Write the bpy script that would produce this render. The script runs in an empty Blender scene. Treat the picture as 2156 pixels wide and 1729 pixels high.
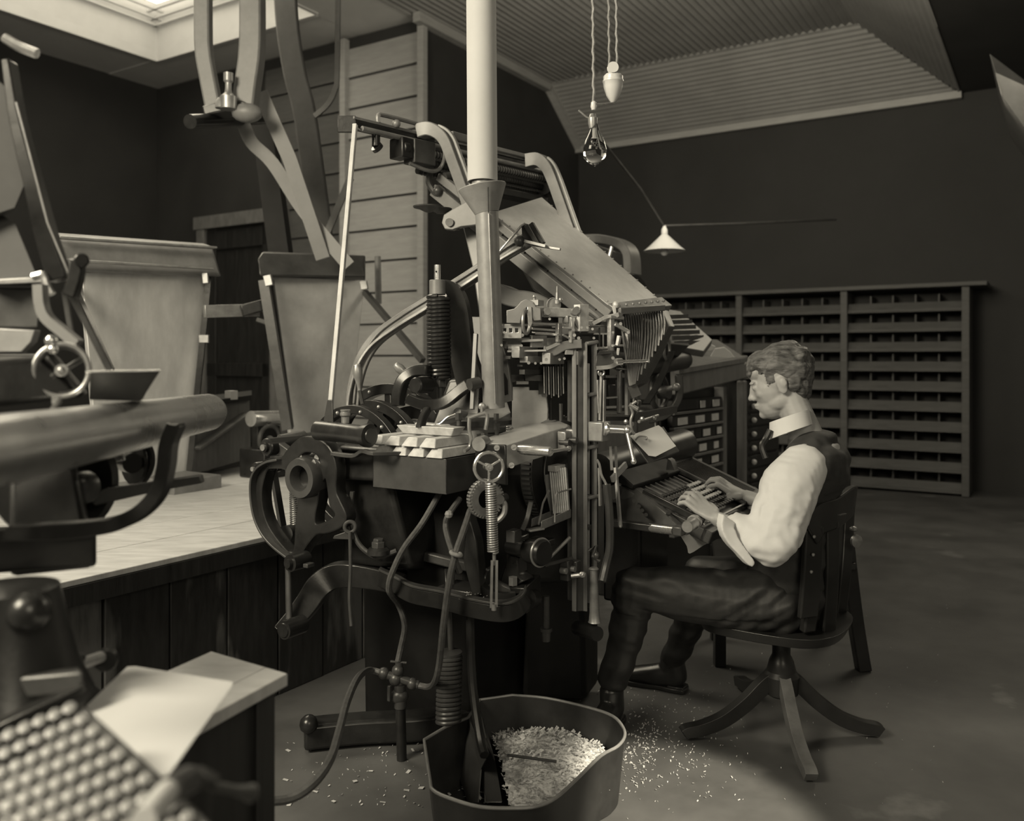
import bpy, math, random
from mathutils import Vector as V, Matrix as Mx, noise
random.seed(7)
sc = bpy.context.scene; COL = sc.collection
# ---------- camera ----------
F, HX, HY, H = 1813.0, 1078.0, 755.0, 1.27
cd = bpy.data.cameras.new('camera'); cam = bpy.data.objects.new('camera', cd); COL.objects.link(cam)
cam.location = (0, 0, H); cam.rotation_euler = (math.pi/2, 0, 0)
cd.sensor_width = 36; cd.lens = F/2156*36; cd.shift_y = -(864.5-HY)/2156; cd.clip_start = .02
cd.dof.use_dof = True; cd.dof.focus_distance = 2.65; cd.dof.aperture_fstop = 2.7
sc.camera = cam
TINT = (1, .905, .70)
# ---------- world, lights, exposure ----------
w = bpy.data.worlds.new('world'); sc.world = w; w.use_nodes = True
w.node_tree.nodes['Background'].inputs[0].default_value = (*TINT, 1); w.node_tree.nodes['Background'].inputs[1].default_value = .15
def area(name, loc, aim, sx, sy, power, spread=180):
    l = bpy.data.lights.new(name, 'AREA'); l.shape = 'RECTANGLE'; l.size = sx; l.size_y = sy; l.energy = power; l.color = TINT
    l.spread = math.radians(spread)
    o = bpy.data.objects.new(name, l); COL.objects.link(o); o.location = loc
    o.rotation_euler = (V(aim)-V(loc)).to_track_quat('-Z', 'Y').to_euler(); return o
area('key_window_light', (-2.6, .1, 3.1), (.3, 3.0, .9), 1.5, 1.3, 230)
area('skylight_light', (-2.2, 5.0, 4.25), (-1.4, 3.9, .6), 2.0, 1.6, 120)
area('front_window_light', (1.0, -1.6, 2.7), (.6, 3.0, .9), 1.3, 1.0, 34)
area('roof_light', (1.2, 4.6, 3.2), (2.2, 7.2, 4.4), 1.6, 1.2, 60)
area('rear_fill_light', (3.0, 5.4, 3.3), (1.5, 3.7, 0), 1.3, 1.0, 32)  # fill lamp added to brighten the floor behind the chairs
sl = bpy.data.lights.new('sun_patch_light', 'SPOT'); sl.energy = 1900; sl.spot_size = math.radians(10); sl.spot_blend = .35; sl.shadow_soft_size = .05; sl.color = TINT
so_ = bpy.data.objects.new('sun_patch_light', sl); COL.objects.link(so_); so_.location = (1.6, -.2, 3.0); so_.rotation_euler = (V((.50, 2.38, 0))-V((1.6, -.2, 3.0))).to_track_quat('-Z', 'Y').to_euler()
sc.view_settings.view_transform = 'Standard'; sc.view_settings.look = 'None'
sc.view_settings.exposure = -.14; sc.view_settings.gamma = 1; sc.view_settings.use_curve_mapping = False
# ---------- geometry of the place: u runs along the machine's width, v towards its back ----------
U = V((.533, .846, 0)); W = V((-.846, .533, 0)); ZZ = V((0, 0, 1))
def ray(px, py): return V(((px-HX)/F, 1, -(py-HY)/F))
O = V((0, 0, H))
def D(px, py, d): return O + ray(px, py)*d
def S(px, py, s): r = ray(px, py); return O + r*(s/(r.x*U.x+r.y*U.y))
def T(px, py, t): r = ray(px, py); return O + r*(t/(r.x*W.x+r.y*W.y))
def Zp(px, py, z): return D(px, py, (H-z)*F/(py-HY))
def st(s, t, z): return U*s + W*t + ZZ*z
# ---------- materials ----------
MATS = {}
def mat(name, g, metal=0, rough=.5, var=.15, scale=8, bump=.0, stretch=(1,1,1), col=None, spec=.5, dirt=None, coord='Object'):
    m = bpy.data.materials.new(name); m.use_nodes = True; n = m.node_tree.nodes; L = m.node_tree.links
    b = n['Principled BSDF']; b.inputs['Metallic'].default_value = metal; b.inputs['Roughness'].default_value = rough
    b.inputs['Specular IOR Level'].default_value = spec
    tc = n.new('ShaderNodeTexCoord'); mp = n.new('ShaderNodeMapping'); mp.inputs['Scale'].default_value = stretch
    if coord == 'World': L.new(n.new('ShaderNodeNewGeometry').outputs['Position'], mp.inputs['Vector'])
    else: L.new(tc.outputs[coord], mp.inputs['Vector'])
    nz = n.new('ShaderNodeTexNoise'); nz.inputs['Scale'].default_value = scale; nz.inputs['Detail'].default_value = 6; nz.inputs['Roughness'].default_value = .65
    L.new(mp.outputs[0], nz.inputs['Vector'])
    cr = n.new('ShaderNodeValToRGB'); c = col or (1, 1, 1)
    lo, hi = g*(1-var), g*(1+var)
    cr.color_ramp.elements[0].position = .3; cr.color_ramp.elements[1].position = .7
    cr.color_ramp.elements[0].color = (lo*c[0], lo*c[1], lo*c[2], 1); cr.color_ramp.elements[1].color = (hi*c[0], hi*c[1], hi*c[2], 1)
    L.new(nz.outputs['Fac'], cr.inputs[0]); last = cr.outputs[0]
    if dirt:      # (amount of light patches, their grey, scale)
        n2 = n.new('ShaderNodeTexNoise'); n2.inputs['Scale'].default_value = dirt[2]; n2.inputs['Detail'].default_value = 8
        L.new(mp.outputs[0], n2.inputs['Vector'])
        r2 = n.new('ShaderNodeValToRGB'); r2.color_ramp.elements[0].position = dirt[0]; r2.color_ramp.elements[1].position = dirt[0]+.08
        L.new(n2.outputs['Fac'], r2.inputs[0]); mx = n.new('ShaderNodeMix'); mx.data_type = 'RGBA'
        L.new(r2.outputs[0], mx.inputs[0]); L.new(last, mx.inputs[6]); mx.inputs[7].default_value = (dirt[1],)*3+(1,); last = mx.outputs[2]
    L.new(last, b.inputs['Base Color'])
    rr = n.new('ShaderNodeMapRange'); rr.inputs[3].default_value = max(.02, rough-.1); rr.inputs[4].default_value = min(1, rough+.12)
    L.new(nz.outputs['Fac'], rr.inputs[0]); L.new(rr.outputs[0], b.inputs['Roughness'])
    if bump:
        bp = n.new('ShaderNodeBump'); bp.inputs['Strength'].default_value = bump; bp.inputs['Distance'].default_value = .01
        L.new(nz.outputs['Fac'], bp.inputs['Height']); L.new(bp.outputs[0], b.inputs['Normal'])
    MATS[name] = m; return m
IRON = mat('black_cast_iron', .018, 0, .30, .4, 14, .08, spec=.5)
IRON2 = mat('worn_grey_iron', .065, .2, .36, .3, 10, .08)
STEEL = mat('polished_steel', .72, .85, .24, .12, 30)
DSTEEL = mat('dull_steel', .36, .6, .38, .25, 18, .03)
GREYP = mat('grey_painted_iron', .20, .2, .42, .2, 9, .04)
BRASS = mat('brushed_magazine_plate', .70, .35, .42, .28, 3.2, .02, (1, 1, .45))
GALV = mat('galvanised_sheet', .30, .3, .45, .18, 14, .03)
LIME = mat('pale_pipe_lagging', .50, 0, .75, .05, 6, .05)
LEAD = mat('bright_type_metal', .58, .2, .42, .2, 40, .15)
DTIN = mat('dark_tin_sheet', .085, .4, .42, .25, 9, .03)
WOODL = mat('scrubbed_pale_wood', .48, 0, .5, .2, 5, .03, (1.2, 5, 1), coord='World')
WOODD = mat('dark_stained_wood', .022, 0, .42, .4, 6, .1, (6, 6, .6))
WOODW = mat('worn_black_paint_boards', .025, 0, .5, .4, 6, .12, (7, 7, 1.4), dirt=(.56, .15, .8), coord='World')
WOODM = mat('mid_brown_wood', .15, 0, .5, .25, 6, .05, (1, 5, 1))
RODW = mat('pale_wood_rod', .5, 0, .55, .2, 12, .03)
PAPER = mat('white_paper', .60, 0, .8, .03, 3)
WHITE = mat('white_cotton', .66, 0, .85, .05, 5, .1)
SKIN = mat('skin', .36, 0, .5, .1, 9, .03)
HAIR = mat('hair', .095, 0, .42, .75, 22, .5, (1, 1, 3.5))
VEST = mat('dark_wool_vest', .035, 0, .75, .2, 60, .15)
TROU = mat('dark_trousers', .022, 0, .5, .3, 30, .1, spec=.6)
LEATH = mat('black_leather', .025, 0, .3, .3, 20, .05)
FLOORM = mat('worn_concrete_floor', .088, 0, .6, .35, 2.2, .15, dirt=(.66, .16, 3))
WALLM = mat('dark_plaster_wall', .028, 0, .8, .25, 1.5, .05)
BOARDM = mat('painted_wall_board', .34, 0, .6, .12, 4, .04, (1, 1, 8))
CEILM = mat('painted_corrugated_iron', .26, 0, .6, .12, 2, .03)
CREAM = mat('cream_painted_wood', .60, 0, .6, .06, 3, .03)
BELT = mat('leather_belt', .22, 0, .5, .15, 4)
ROPE = mat('braided_cord', .30, 0, .8, .3, 60, .3)
RUB = mat('rubber_hose', .09, 0, .5, .3, 60, .2)
PORC = mat('white_porcelain', .62, 0, .3, .05, 6)
KEYB = mat('black_key', .03, 0, .3, .2, 20)
KEYW = mat('white_key', .20, 0, .35, .1, 20)
DULLG = mat('dull_dark_grey_paint', .07, 0, .75, .2, 8, .03, spec=.25)
DBLACK = mat('deep_black_iron', .008, 0, .62, .4, 10, .06, spec=.3)  # deeper, duller black than the cast iron
MSTEEL = mat('matt_machined_steel', .50, .3, .36, .15, 14, .02)
GALC = mat('bright_tin_cylinder', .62, .95, .27, .2, 6, .02)
KEYW2 = mat('ivory_key', .62, 0, .35, .1, 20)
LABELM = mat('drawer_card', .6, 0, .7, .15, 25)
GLASS = bpy.data.materials.new('clear_bulb_glass'); GLASS.use_nodes = True
gb = GLASS.node_tree.nodes['Principled BSDF']; gb.inputs['Transmission Weight'].default_value = 1; gb.inputs['Roughness'].default_value = .03; gb.inputs['IOR'].default_value = 1.3
SKYM = bpy.data.materials.new('skylight_glass'); SKYM.use_nodes = True
gb = SKYM.node_tree.nodes['Principled BSDF']; gb.inputs['Emission Color'].default_value = (*TINT, 1); gb.inputs['Emission Strength'].default_value = 2.2
# ---------- mesh building ----------
def frame(ax, up=ZZ):
    z = V(ax).normalized(); x = up.cross(z)
    if x.length < 1e-4: x = V((1, 0, 0)).cross(z)
    x.normalize(); return x, z.cross(x), z
import numpy as np
_US = {}
def usph(n):
    if n not in _US:
        vs = []
        for i in range(n//2+1):
            a = math.pi*i/(n//2); rr = max(math.sin(a), .01)
            vs += [(rr*math.cos(2*math.pi*j/n), rr*math.sin(2*math.pi*j/n), -math.cos(a)) for j in range(n)]
        m = n//2+1; fs = []
        for i in range(m-1):
            for j in range(n): fs.append((i*n+j, i*n+(j+1) % n, (i+1)*n+(j+1) % n, (i+1)*n+j))
        fs += [tuple(range(n-1, -1, -1)), tuple((m-1)*n+j for j in range(n))]
        _US[n] = (np.array(vs), fs)
    return _US[n]
class G:
    def __init__(s): s.v = []; s.f = []
    def add(s, vs, fs):
        k = len(s.v); s.v += [tuple(p) for p in vs]; s.f += [tuple(i+k for i in q) for q in fs]; return s
    def hexa(s, b, t):      # 4 bottom + 4 top points
        return s.add(list(b)+list(t), [(3,2,1,0),(4,5,6,7),(0,1,5,4),(1,2,6,5),(2,3,7,6),(3,0,4,7)])
    def box(s, c, sz, ax=(U, W, ZZ)):
        c = V(c); a, b, d = [ax[i].normalized()*sz[i]/2 for i in range(3)]
        return s.hexa([c-a-b-d, c+a-b-d, c+a+b-d, c-a+b-d], [c-a-b+d, c+a-b+d, c+a+b+d, c-a+b+d])
    def bar(s, p, q, w_, h_, up=ZZ):
        p, q = V(p), V(q); x, y, z = frame(q-p, up)
        return s.box((p+q)/2, (w_, h_, (q-p).length), (x, y, z))
    def ring(s, c, x, y, rx, ry, n, ph=0): return [c + x*rx*math.cos(2*math.pi*(i+ph)/n) + y*ry*math.sin(2*math.pi*(i+ph)/n) for i in range(n)]
    def loft(s, rings, cap=True, closed=False):
        n = len(rings[0]); vs = [p for r in rings for p in r]; fs = []; m = len(rings)
        for i in range(m if closed else m-1):
            for j in range(n):
                a = i*n+j; b = i*n+(j+1) % n; c = ((i+1) % m)*n+(j+1) % n; d = ((i+1) % m)*n+j; fs.append((a, b, c, d))
        if cap and not closed: fs += [tuple(range(n-1, -1, -1)), tuple((m-1)*n+j for j in range(n))]
        return s.add(vs, fs)
    def cyl(s, p, q, r, r2=None, n=20):
        p, q = V(p), V(q); x, y, z = frame(q-p); r2 = r if r2 is None else r2
        return s.loft([s.ring(p, x, y, r, r, n), s.ring(q, x, y, r2, r2, n)])
    def lathe(s, p, ax, prof, n=24, closed=False):   # prof: (along, radius)
        p = V(p); x, y, z = frame(ax); return s.loft([s.ring(p+z*a, x, y, max(r, .0004), max(r, .0004), n) for a, r in prof], closed=closed)
    def sph(s, c, r, n=14, sc_=(1,1,1), ax=None):
        x, y, z = ax or (V((1,0,0)), V((0,1,0)), ZZ); un, fs = usph(n)
        A_ = np.array([tuple(x), tuple(y), tuple(z)])*(np.array(sc_)[:, None]*r)
        k = len(s.v); s.v += (un@A_+np.array(tuple(c))).tolist(); s.f += [tuple(i+k for i in q) for q in fs]; return s
    def tube(s, pts, r, n=8, closed=False, sec=None):   # sec: (w,h) rectangle; r may be a list
        pts = [V(p) for p in pts]; m = len(pts); rs = []; up = None
        for i, p in enumerate(pts):
            a = pts[(i+1) % m] if (closed or i < m-1) else p; b = pts[i-1] if (closed or i > 0) else p
            t = (a-b).normalized()
            if up is None:
                x, y, _ = frame(t)
            else:
                x = (up - t*up.dot(t)).normalized(); y = t.cross(x)
            up = x; q = r[i] if isinstance(r, (list, tuple)) else r
            rs.append(s.ring(p, x, y, q, q, n))
        return s.loft(rs, closed=closed)
    def flat(s, pts, w_, h_, side):    # bent bar of rectangular section; w_ along side
        pts = [V(p) for p in pts]; m = len(pts); rs = []; side = V(side).normalized()
        for i, p in enumerate(pts):
            t = (pts[min(i+1, m-1)]-pts[max(i-1, 0)]).normalized(); y = t.cross(side).normalized()
            hh = h_[i] if isinstance(h_, (list, tuple)) else h_
            ww = w_[i] if isinstance(w_, (list, tuple)) else w_
            rs.append([p-side*ww/2-y*hh/2, p+side*ww/2-y*hh/2, p+side*ww/2+y*hh/2, p-side*ww/2+y*hh/2])
        return s.loft(rs)
    def prism(s, pts, vec):
        n = len(pts); a = [V(p) for p in pts]; b = [p+V(vec) for p in a]
        return s.add(a+b, [tuple(range(n)), tuple(range(2*n-1, n-1, -1))]+[(i, i+n, (i+1) % n+n, (i+1) % n) for i in range(n)])
    def ringm(s, c, ax, R, h, th, n=40, a0=0, a1=2*math.pi):   # flat hoop: radius R, width th along axis, radial height h
        x, y, z = frame(ax); rs = []; full = abs(a1-a0-2*math.pi) < 1e-6; m = n if full else n+1
        for i in range(m):
            a = a0+(a1-a0)*i/n; d = x*math.cos(a)+y*math.sin(a)
            rs.append([c+d*R-z*th/2, c+d*R+z*th/2, c+d*(R-h)+z*th/2, c+d*(R-h)-z*th/2])
        return s.loft(rs, closed=full)
    def torus(s, c, ax, R, r, n=36, k=10, e=1):
        x, y, z = frame(ax); return s.tube([V(c)+x*R*math.cos(2*math.pi*i/n)+y*R*e*math.sin(2*math.pi*i/n) for i in range(n)], r, k, closed=True)
    def spring(s, p, q, R, r, turns, n=14, k=6):
        p, q = V(p), V(q); x, y, z = frame(q-p); m = int(turns*n)
        return s.tube([p+(q-p)*i/m + x*R*math.cos(2*math.pi*i/n)+y*R*math.sin(2*math.pi*i/n) for i in range(m+1)], r, k)
    def hextube(s, p, q, r): return s.cyl(p, q, r, n=6)
def cat(pts, k=6, closed=False):      # catmull-rom
    pts = [V(p) for p in pts]; n = len(pts); out = []
    for i in range(n if closed else n-1):
        g = (lambda j: pts[j % n]) if closed else (lambda j: pts[min(max(j, 0), n-1)])
        a, b, c, d = g(i-1), g(i), g(i+1), g(i+2)
        for j in range(k):
            t = j/k; out.append(.5*((2*b)+(c-a)*t+(2*a-5*b+4*c-d)*t*t+(3*b-a-3*c+d)*t**3))
    if not closed: out.append(pts[-1])
    return out
def setp(o, label, cat_, group, kind):
    if label: o['label'] = label
    if cat_: o['category'] = cat_
    if group: o['group'] = group
    if kind: o['kind'] = kind
def fin(name, g, m, parent=None, label=None, cat_=None, group=None, kind=None, bev=0, ang=35, origin=None):
    if isinstance(g, G):
        me = bpy.data.meshes.new(name); me.from_pydata(g.v, [], g.f)
    else: me = g; me.name = name
    me.validate(); me.update()
    if len(me.vertices):
        co = [v.co for v in me.vertices]
        c = V([(min(p[i] for p in co)+max(p[i] for p in co))/2 for i in range(3)]); c.z = min(p.z for p in co)
        if origin is not None: c = V(origin)
        me.transform(Mx.Translation(-c))
    else: c = V((0, 0, 0))
    import bmesh
    bm = bmesh.new(); bm.from_mesh(me); bmesh.ops.recalc_face_normals(bm, faces=bm.faces); bm.to_mesh(me); bm.free()
    me.materials.clear(); me.materials.append(m)
    for p in me.polygons: p.use_smooth = True
    me.set_sharp_from_angle(angle=math.radians(ang))
    o = bpy.data.objects.new(name, me); COL.objects.link(o)
    wc = c.copy()
    o['wx'] = tuple(wc)
    if parent:
        o.parent = parent; c = c - V(parent['wx'])
    o.location = c; setp(o, label, cat_, group, kind)
    if bev:
        b = o.modifiers.new('bevel', 'BEVEL'); b.width = bev; b.segments = 2; b.limit_method = 'ANGLE'; b.angle_limit = math.radians(40)
    return o
def thing(name, loc, label, cat_, group=None):
    o = bpy.data.objects.new(name, None); COL.objects.link(o); o.location = loc; o['wx'] = tuple(V(loc)); o.empty_display_size = .05
    setp(o, label, cat_, group, None); return o
def dup(o, delta, parent=None, label=None, rot=None):    # copy sharing mesh data, moved by delta in the world
    c = o.copy(); COL.objects.link(c); c.location = o.location+V(delta); c['wx'] = tuple(V(o['wx'])+V(delta))
    if parent: c.parent = parent
    if label: c['label'] = label
    if rot: c.rotation_euler = rot
    for ch in [k for k in o.children]:
        d = ch.copy(); COL.objects.link(d); d.parent = c; d['wx'] = tuple(V(ch['wx'])+V(delta))
        for g2 in [k for k in ch.children]:
            e = g2.copy(); COL.objects.link(e); e.parent = d
    return c
def prof(outer, holes, vec, bevel=.003):     # plate with holes: rings of 3-D points in one plane, thickness vec (centred)
    n = V(vec); th = n.length; n.normalize(); x, y, _ = frame(n); o = V(outer[0])
    cu = bpy.data.curves.new('p', 'CURVE'); cu.dimensions = '2D'; cu.fill_mode = 'BOTH'; cu.extrude = max(th/2-bevel, .0005); cu.bevel_depth = bevel; cu.bevel_resolution = 1
    for ringp in [outer]+list(holes):
        sp = cu.splines.new('POLY'); sp.points.add(len(ringp)-1); sp.use_cyclic_u = True
        for i, p in enumerate(ringp):
            d = V(p)-o; sp.points[i].co = (d.dot(x), d.dot(y), 0, 1)
    ob = bpy.data.objects.new('p', cu); me = bpy.data.meshes.new_from_object(ob)
    me.transform(Mx((( x.x, y.x, n.x, o.x), (x.y, y.y, n.y, o.y), (x.z, y.z, n.z, o.z), (0, 0, 0, 1))))
    bpy.data.objects.remove(ob); bpy.data.curves.remove(cu); return me
def fuse(g, voxel, smooth=4, fac=.5):     # union of overlapping closed shapes into one skin
    me = bpy.data.meshes.new('f'); me.from_pydata(g.v, [], g.f); ob = bpy.data.objects.new('f', me); COL.objects.link(ob)
    r = ob.modifiers.new('r', 'REMESH'); r.mode = 'VOXEL'; r.voxel_size = voxel
    s = ob.modifiers.new('s', 'SMOOTH'); s.iterations = smooth; s.factor = fac
    dg = bpy.context.evaluated_depsgraph_get(); out = bpy.data.meshes.new_from_object(ob.evaluated_get(dg))
    bpy.data.objects.remove(ob); bpy.data.meshes.remove(me); return out
def wrinkle(me, fn):
    N_ = [v.normal.copy() for v in me.vertices]; C_ = [v.co.copy() for v in me.vertices]
    me.vertices.foreach_set('co', [x for c, n in zip(C_, N_) for x in (c+n*fn(c))])
    me.update()
# ================= SETTING =================
CE, LO, SW = 4.4, 3.81, 9.3
g = G(); g.box((0, 4.5, -.05), (20, 17, .1), (V((1,0,0)), V((0,1,0)), ZZ)); floor = fin('floor', g, FLOORM, kind='structure')
g = G(); g.box(st(SW+.1, 2.0, 2.2), (.2, 6.5, 4.6)); fin('wall_right', g, WALLM, kind='structure')
g = G(); g.box(st(7.8, 5.0, 2.3), (3.0, .2, 4.7)); fin('wall_back', g, WALLM, kind='structure')
g = G(); g.box(st(2.7, 8.95, 2.2), (9.2, .2, 4.6)); fin('wall_left', g, WALLM, kind='structure')
# partition wall with clapboards, plane s=6.3
wb = fin('wall_partition', G().box(st(6.34, 6.95, 2.2), (.12, 4.1, 4.4)), WALLM, kind='structure')
pl0 = None; step = .30
for i in range(14):
    z0 = .1+i*step
    g = G(); a, b = 4.9, 5.83
    f = lambda t, z, dz: st(6.28-dz, t, z)
    g.hexa([f(a, z0+.006, .032), f(b, z0+.006, .032), f(b, z0+.006, 0), f(a, z0+.006, 0)], [f(a, z0+step-.012, .014), f(b, z0+step-.012, .014), f(b, z0+step-.012, 0), f(a, z0+step-.012, 0)])
    if pl0 is None: pl0 = fin('plank', g, BOARDM, wb); pl1 = pl0
    else: dup(pl0, (0, 0, i*step), wb)
BD = mat('dark_panel_boards', .08, 0, .6, .2, 4, .05, (1, 1, 8))  # darker boards of the panel left of the clapboards
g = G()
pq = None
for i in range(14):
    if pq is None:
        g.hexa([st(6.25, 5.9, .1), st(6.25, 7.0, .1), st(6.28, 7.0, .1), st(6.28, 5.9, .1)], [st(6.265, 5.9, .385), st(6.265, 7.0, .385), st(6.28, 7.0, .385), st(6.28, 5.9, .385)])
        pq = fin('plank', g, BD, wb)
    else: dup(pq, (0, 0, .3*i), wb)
for k, t in enumerate((4.9, 5.86)):
    fin('trim_%d' % (k+1), G().box(st(6.235, t, 2.2), (.07, .07, 4.36)), BOARDM, kind='structure', bev=.004)
# door in the partition
dr = thing('door_1', st(6.24, 7.6, 0), None, None); dr['kind'] = 'structure'
def spx(px, s): r = ray(px, 700); return (r.x*W.x+r.y*W.y)*s/(r.x*U.x+r.y*U.y)
t0, t1 = spx(585, 6.2), spx(430, 6.2)
ztop = S(540, 458, 6.2).z
fin('door_frame', G().box(st(6.2, t0, ztop/2), (.12, .12, ztop)).box(st(6.2, t1, ztop/2), (.12, .12, ztop)).box(st(6.2, (t0+t1)/2, ztop), (.14, t1-t0+.2, .14)), WOODM, dr, bev=.005)
tm = (t0+t1)/2; ww = t1-t0-.12
fin('door_leaf', G().box(st(6.23, tm, ztop/2), (.03, ww, ztop-.1)), WOODD, dr)
fin('door_stile', G().box(st(6.2, tm-ww/2+.08, ztop/2), (.04, .14, ztop-.12)).box(st(6.2, tm+ww/2-.08, ztop/2), (.04, .14, ztop-.12)).box(st(6.2, tm, .5), (.04, ww, .22)).box(st(6.2, tm, ztop-.2), (.04, ww, .2)).box(st(6.2, tm, 1.15), (.04, ww, .14)), WOODD, dr, bev=.004)
# ceiling: corrugated sheets (real ridges)
def corr(name, a, b, c, d, pitch, amp, m):   # ridges run a->b, spread a->d (quad a b c d)
    a, b, c, d = map(V, (a, b, c, d)); L = ((d-a).length+(c-b).length)/2; n = int(L/pitch*4); nrm = (b-a).cross(d-a).normalized()
    if nrm.z > 0: nrm = -nrm
    g = G(); vs = []; fs = []
    for i in range(n+1):
        k = i/n; o = nrm*amp*math.sin(i*math.pi/2); vs += [a.lerp(d, k)+o, b.lerp(c, k)+o]
    for i in range(n): fs.append((2*i, 2*i+1, 2*i+3, 2*i+2))
    g.add(vs, fs); o = fin(name, g, m, kind='structure', ang=80); return o
corr('ceiling', st(2.0, 1.57, CE), st(8.49, 1.57, CE), st(8.49, 4.95, CE), st(2.0, 4.95, CE), .07, .015, CEILM)
corr('ceiling.001', st(8.49, 1.57, CE), st(8.49, 4.95, CE), st(9.3, 4.95, LO), st(9.3, .76, LO), .066, .006, CEILM)
# right slope
corr('ceiling.002', st(2.0, .76, LO), st(9.3, .76, LO), st(8.49, 1.57, CE), st(2.0, 1.57, CE), .075, .011, CEILM)
g = G(); g.box(st(5.2, -2.2, LO+.06), (9.4, 5.92, .1)); fin('ceiling.003', g, WALLM, kind='structure')
g = G(); g.box(st(4.2, 5.32, CE+.05), (4.4, .78, .08)); g.box(st(6.05, 6.95, CE+.056), (.74, 4.1, .08)); g.box(st(3.8, 8.45, CE+.062), (5.2, .9, .08)); fin('ceiling.004', g, CREAM, kind='structure')
fin('trim_3', G().box(st(9.24, 2.85, LO-.02), (.06, 4.2, .07)), BOARDM, kind='structure')
fin('trim_4', G().box(st(7.3, 4.86, CE-.05), (2.4, .08, .09)), BOARDM, kind='structure')
fin('trim_5', G().bar(st(8.49, 4.86, CE-.04), st(9.28, 4.86, LO-.02), .08, .08), BOARDM, kind='structure')
# skylight well top left
s1, ta, tb = 5.68, 5.7, 8.0
g = G(); g.box(st(s1+.02, (ta+tb)/2, CE+.3), (.04, tb-ta, .6)); g.box(st((s1+1.6)/2, tb+.02, CE+.3), (s1-1.6, .04, .6)); g.box(st((s1+1.6)/2, ta-.02, CE+.3), (s1-1.6, .04, .6))
fin('wall_skylight_shaft', g, CREAM, kind='structure')
g = G()
for zz, o_ in ((CE+.36, .04), (CE+.42, .07), (CE+.5, .1)):
    g.box(st(s1-o_, (ta+tb)/2, zz), (.03, tb-ta, .025)); g.box(st((s1+1.6)/2, tb-o_, zz), (s1-1.6, .03, .025))
fin('trim_6', g, CREAM, kind='structure')
fin('window_1', G().box(st((s1+1.6)/2, (ta+tb)/2, CE+.62), (s1-1.6, tb-ta, .03)), SKYM, kind='structure')
# hanging boxed duct end, far right
g = G(); g.prism([D(2083, 112, 5.6), D(2200, 200, 5.6), D(2200, 330, 5.6), D(2112, 208, 5.6)], U*1.2)
du = fin('ventilation_duct', g, DULLG, label='edge of a dull sheet-metal duct under the ceiling at the far right', cat_='duct', bev=.006)

# ================= FAR RIGHT SHELF RACK =================
rs, zt = 8.9, 1.95
def tpx(px, s): r = ray(px, 700); return (r.x*W.x+r.y*W.y)*s/(r.x*U.x+r.y*U.y)
tr0, tr1 = tpx(2034, rs), tpx(1330, rs)
SHM = mat('dusty_rack_board', .075, 0, .65, .25, 5, .04, (1, 1, 5))
SHD = mat('rack_inside', .03, 0, .7, .2, 5)
rk = thing('storage_rack', st(rs, (tr0+tr1)/2, 0), 'long dark pigeonhole rack along the wall behind the operator', 'rack')
fin('back_panel', G().box(st(rs+.33, (tr0+tr1)/2, zt/2), (.03, tr1-tr0, zt-.1)), SHD, rk)
fin('top_board', G().box(st(rs+.13, (tr0+tr1)/2-.05, zt), (.46, tr1-tr0+.25, .04)), SHM, rk, bev=.005)
ups = [tr0, tpx(1779, rs), tpx(1559, rs), tr1]
u0 = None
for t in ups:
    if not u0: u0 = fin('upright', G().box(st(rs+.14, t, zt/2), (.4, .06, zt-.02)), SHM, rk); tt0 = t
    else: dup(u0, W*(t-tt0), rk)
l0 = None; d0 = None
for i in range(10):
    z = zt-.19-.187*i
    for j in range(3):
        a, b = ups[j]+.03, ups[j+1]-.03
        fin('shelf', G().box(st(rs+.15, (a+b)/2, z-.035), (.34, b-a, .018)), SHM, rk)
        fin('shelf_lip', G().hexa([st(rs-.03, a, z-.05), st(rs-.03, b, z-.05), st(rs-.01, b, z-.05), st(rs-.01, a, z-.05)], [st(rs+.03, a, z+.042), st(rs+.03, b, z+.042), st(rs+.045, b, z+.042), st(rs+.045, a, z+.042)]), SHM, rk)
        n = max(2, round((b-a)/.19))
        for k in range(1, n):
            tt = a+(b-a)*k/n
            if d0 is None: d0 = fin('divider', G().box(st(rs+.18, tt, z+.05), (.26, .012, .13)), SHM, rk); dw = V(st(rs+.18, tt, z+.05))
            else: dup(d0, st(rs+.18, tt, z+.05)-dw, rk)

# ================= BENCH WITH MAGAZINES =================
BZ = .62; bt = 2.44
bn = thing('workbench', st(2.6, bt+.6, 0), 'low broad bench with pale scrubbed top and worn black boarded front', 'bench')
for k in range(6):
    fin('top_plank', G().box(st(2.25, bt+.14+k*.285+(.002 if k else 0), BZ-.01), (3.3, .279, .02)), WOODL, bn, bev=.003)
fin('top_edge', G().box(st(2.25, bt+.01, BZ-.05), (3.3, .03, .058)), WOODD, bn)
b0 = None
for k in range(18):
    s_ = .75+k*.235
    if s_ > 3.85: break
    if b0 is None: b0 = fin('front_board', G().box(st(s_, bt+.05, BZ/2-.04), (.228, .025, BZ-.08)), WOODW, bn, bev=.004)
    else: dup(b0, U*(k*.235)+W*random.uniform(-.003, .003), bn)
fin('frame', G().box(st(2.25, bt+.85, BZ-.08), (3.2, 1.4, .06)).box(st(2.25, bt+1.6, BZ/2-.05), (3.2, .05, BZ-.1)), WOODD, bn)
def plate(name, a, b, c, d, th, m, par, **k):
    a, b, c, d = map(V, (a, b, c, d)); n = (b-a).cross(d-a).normalized()*th
    return fin(name, G().hexa([a, b, c, d], [a+n, b+n, c+n, d+n]), m, par, **k)
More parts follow.
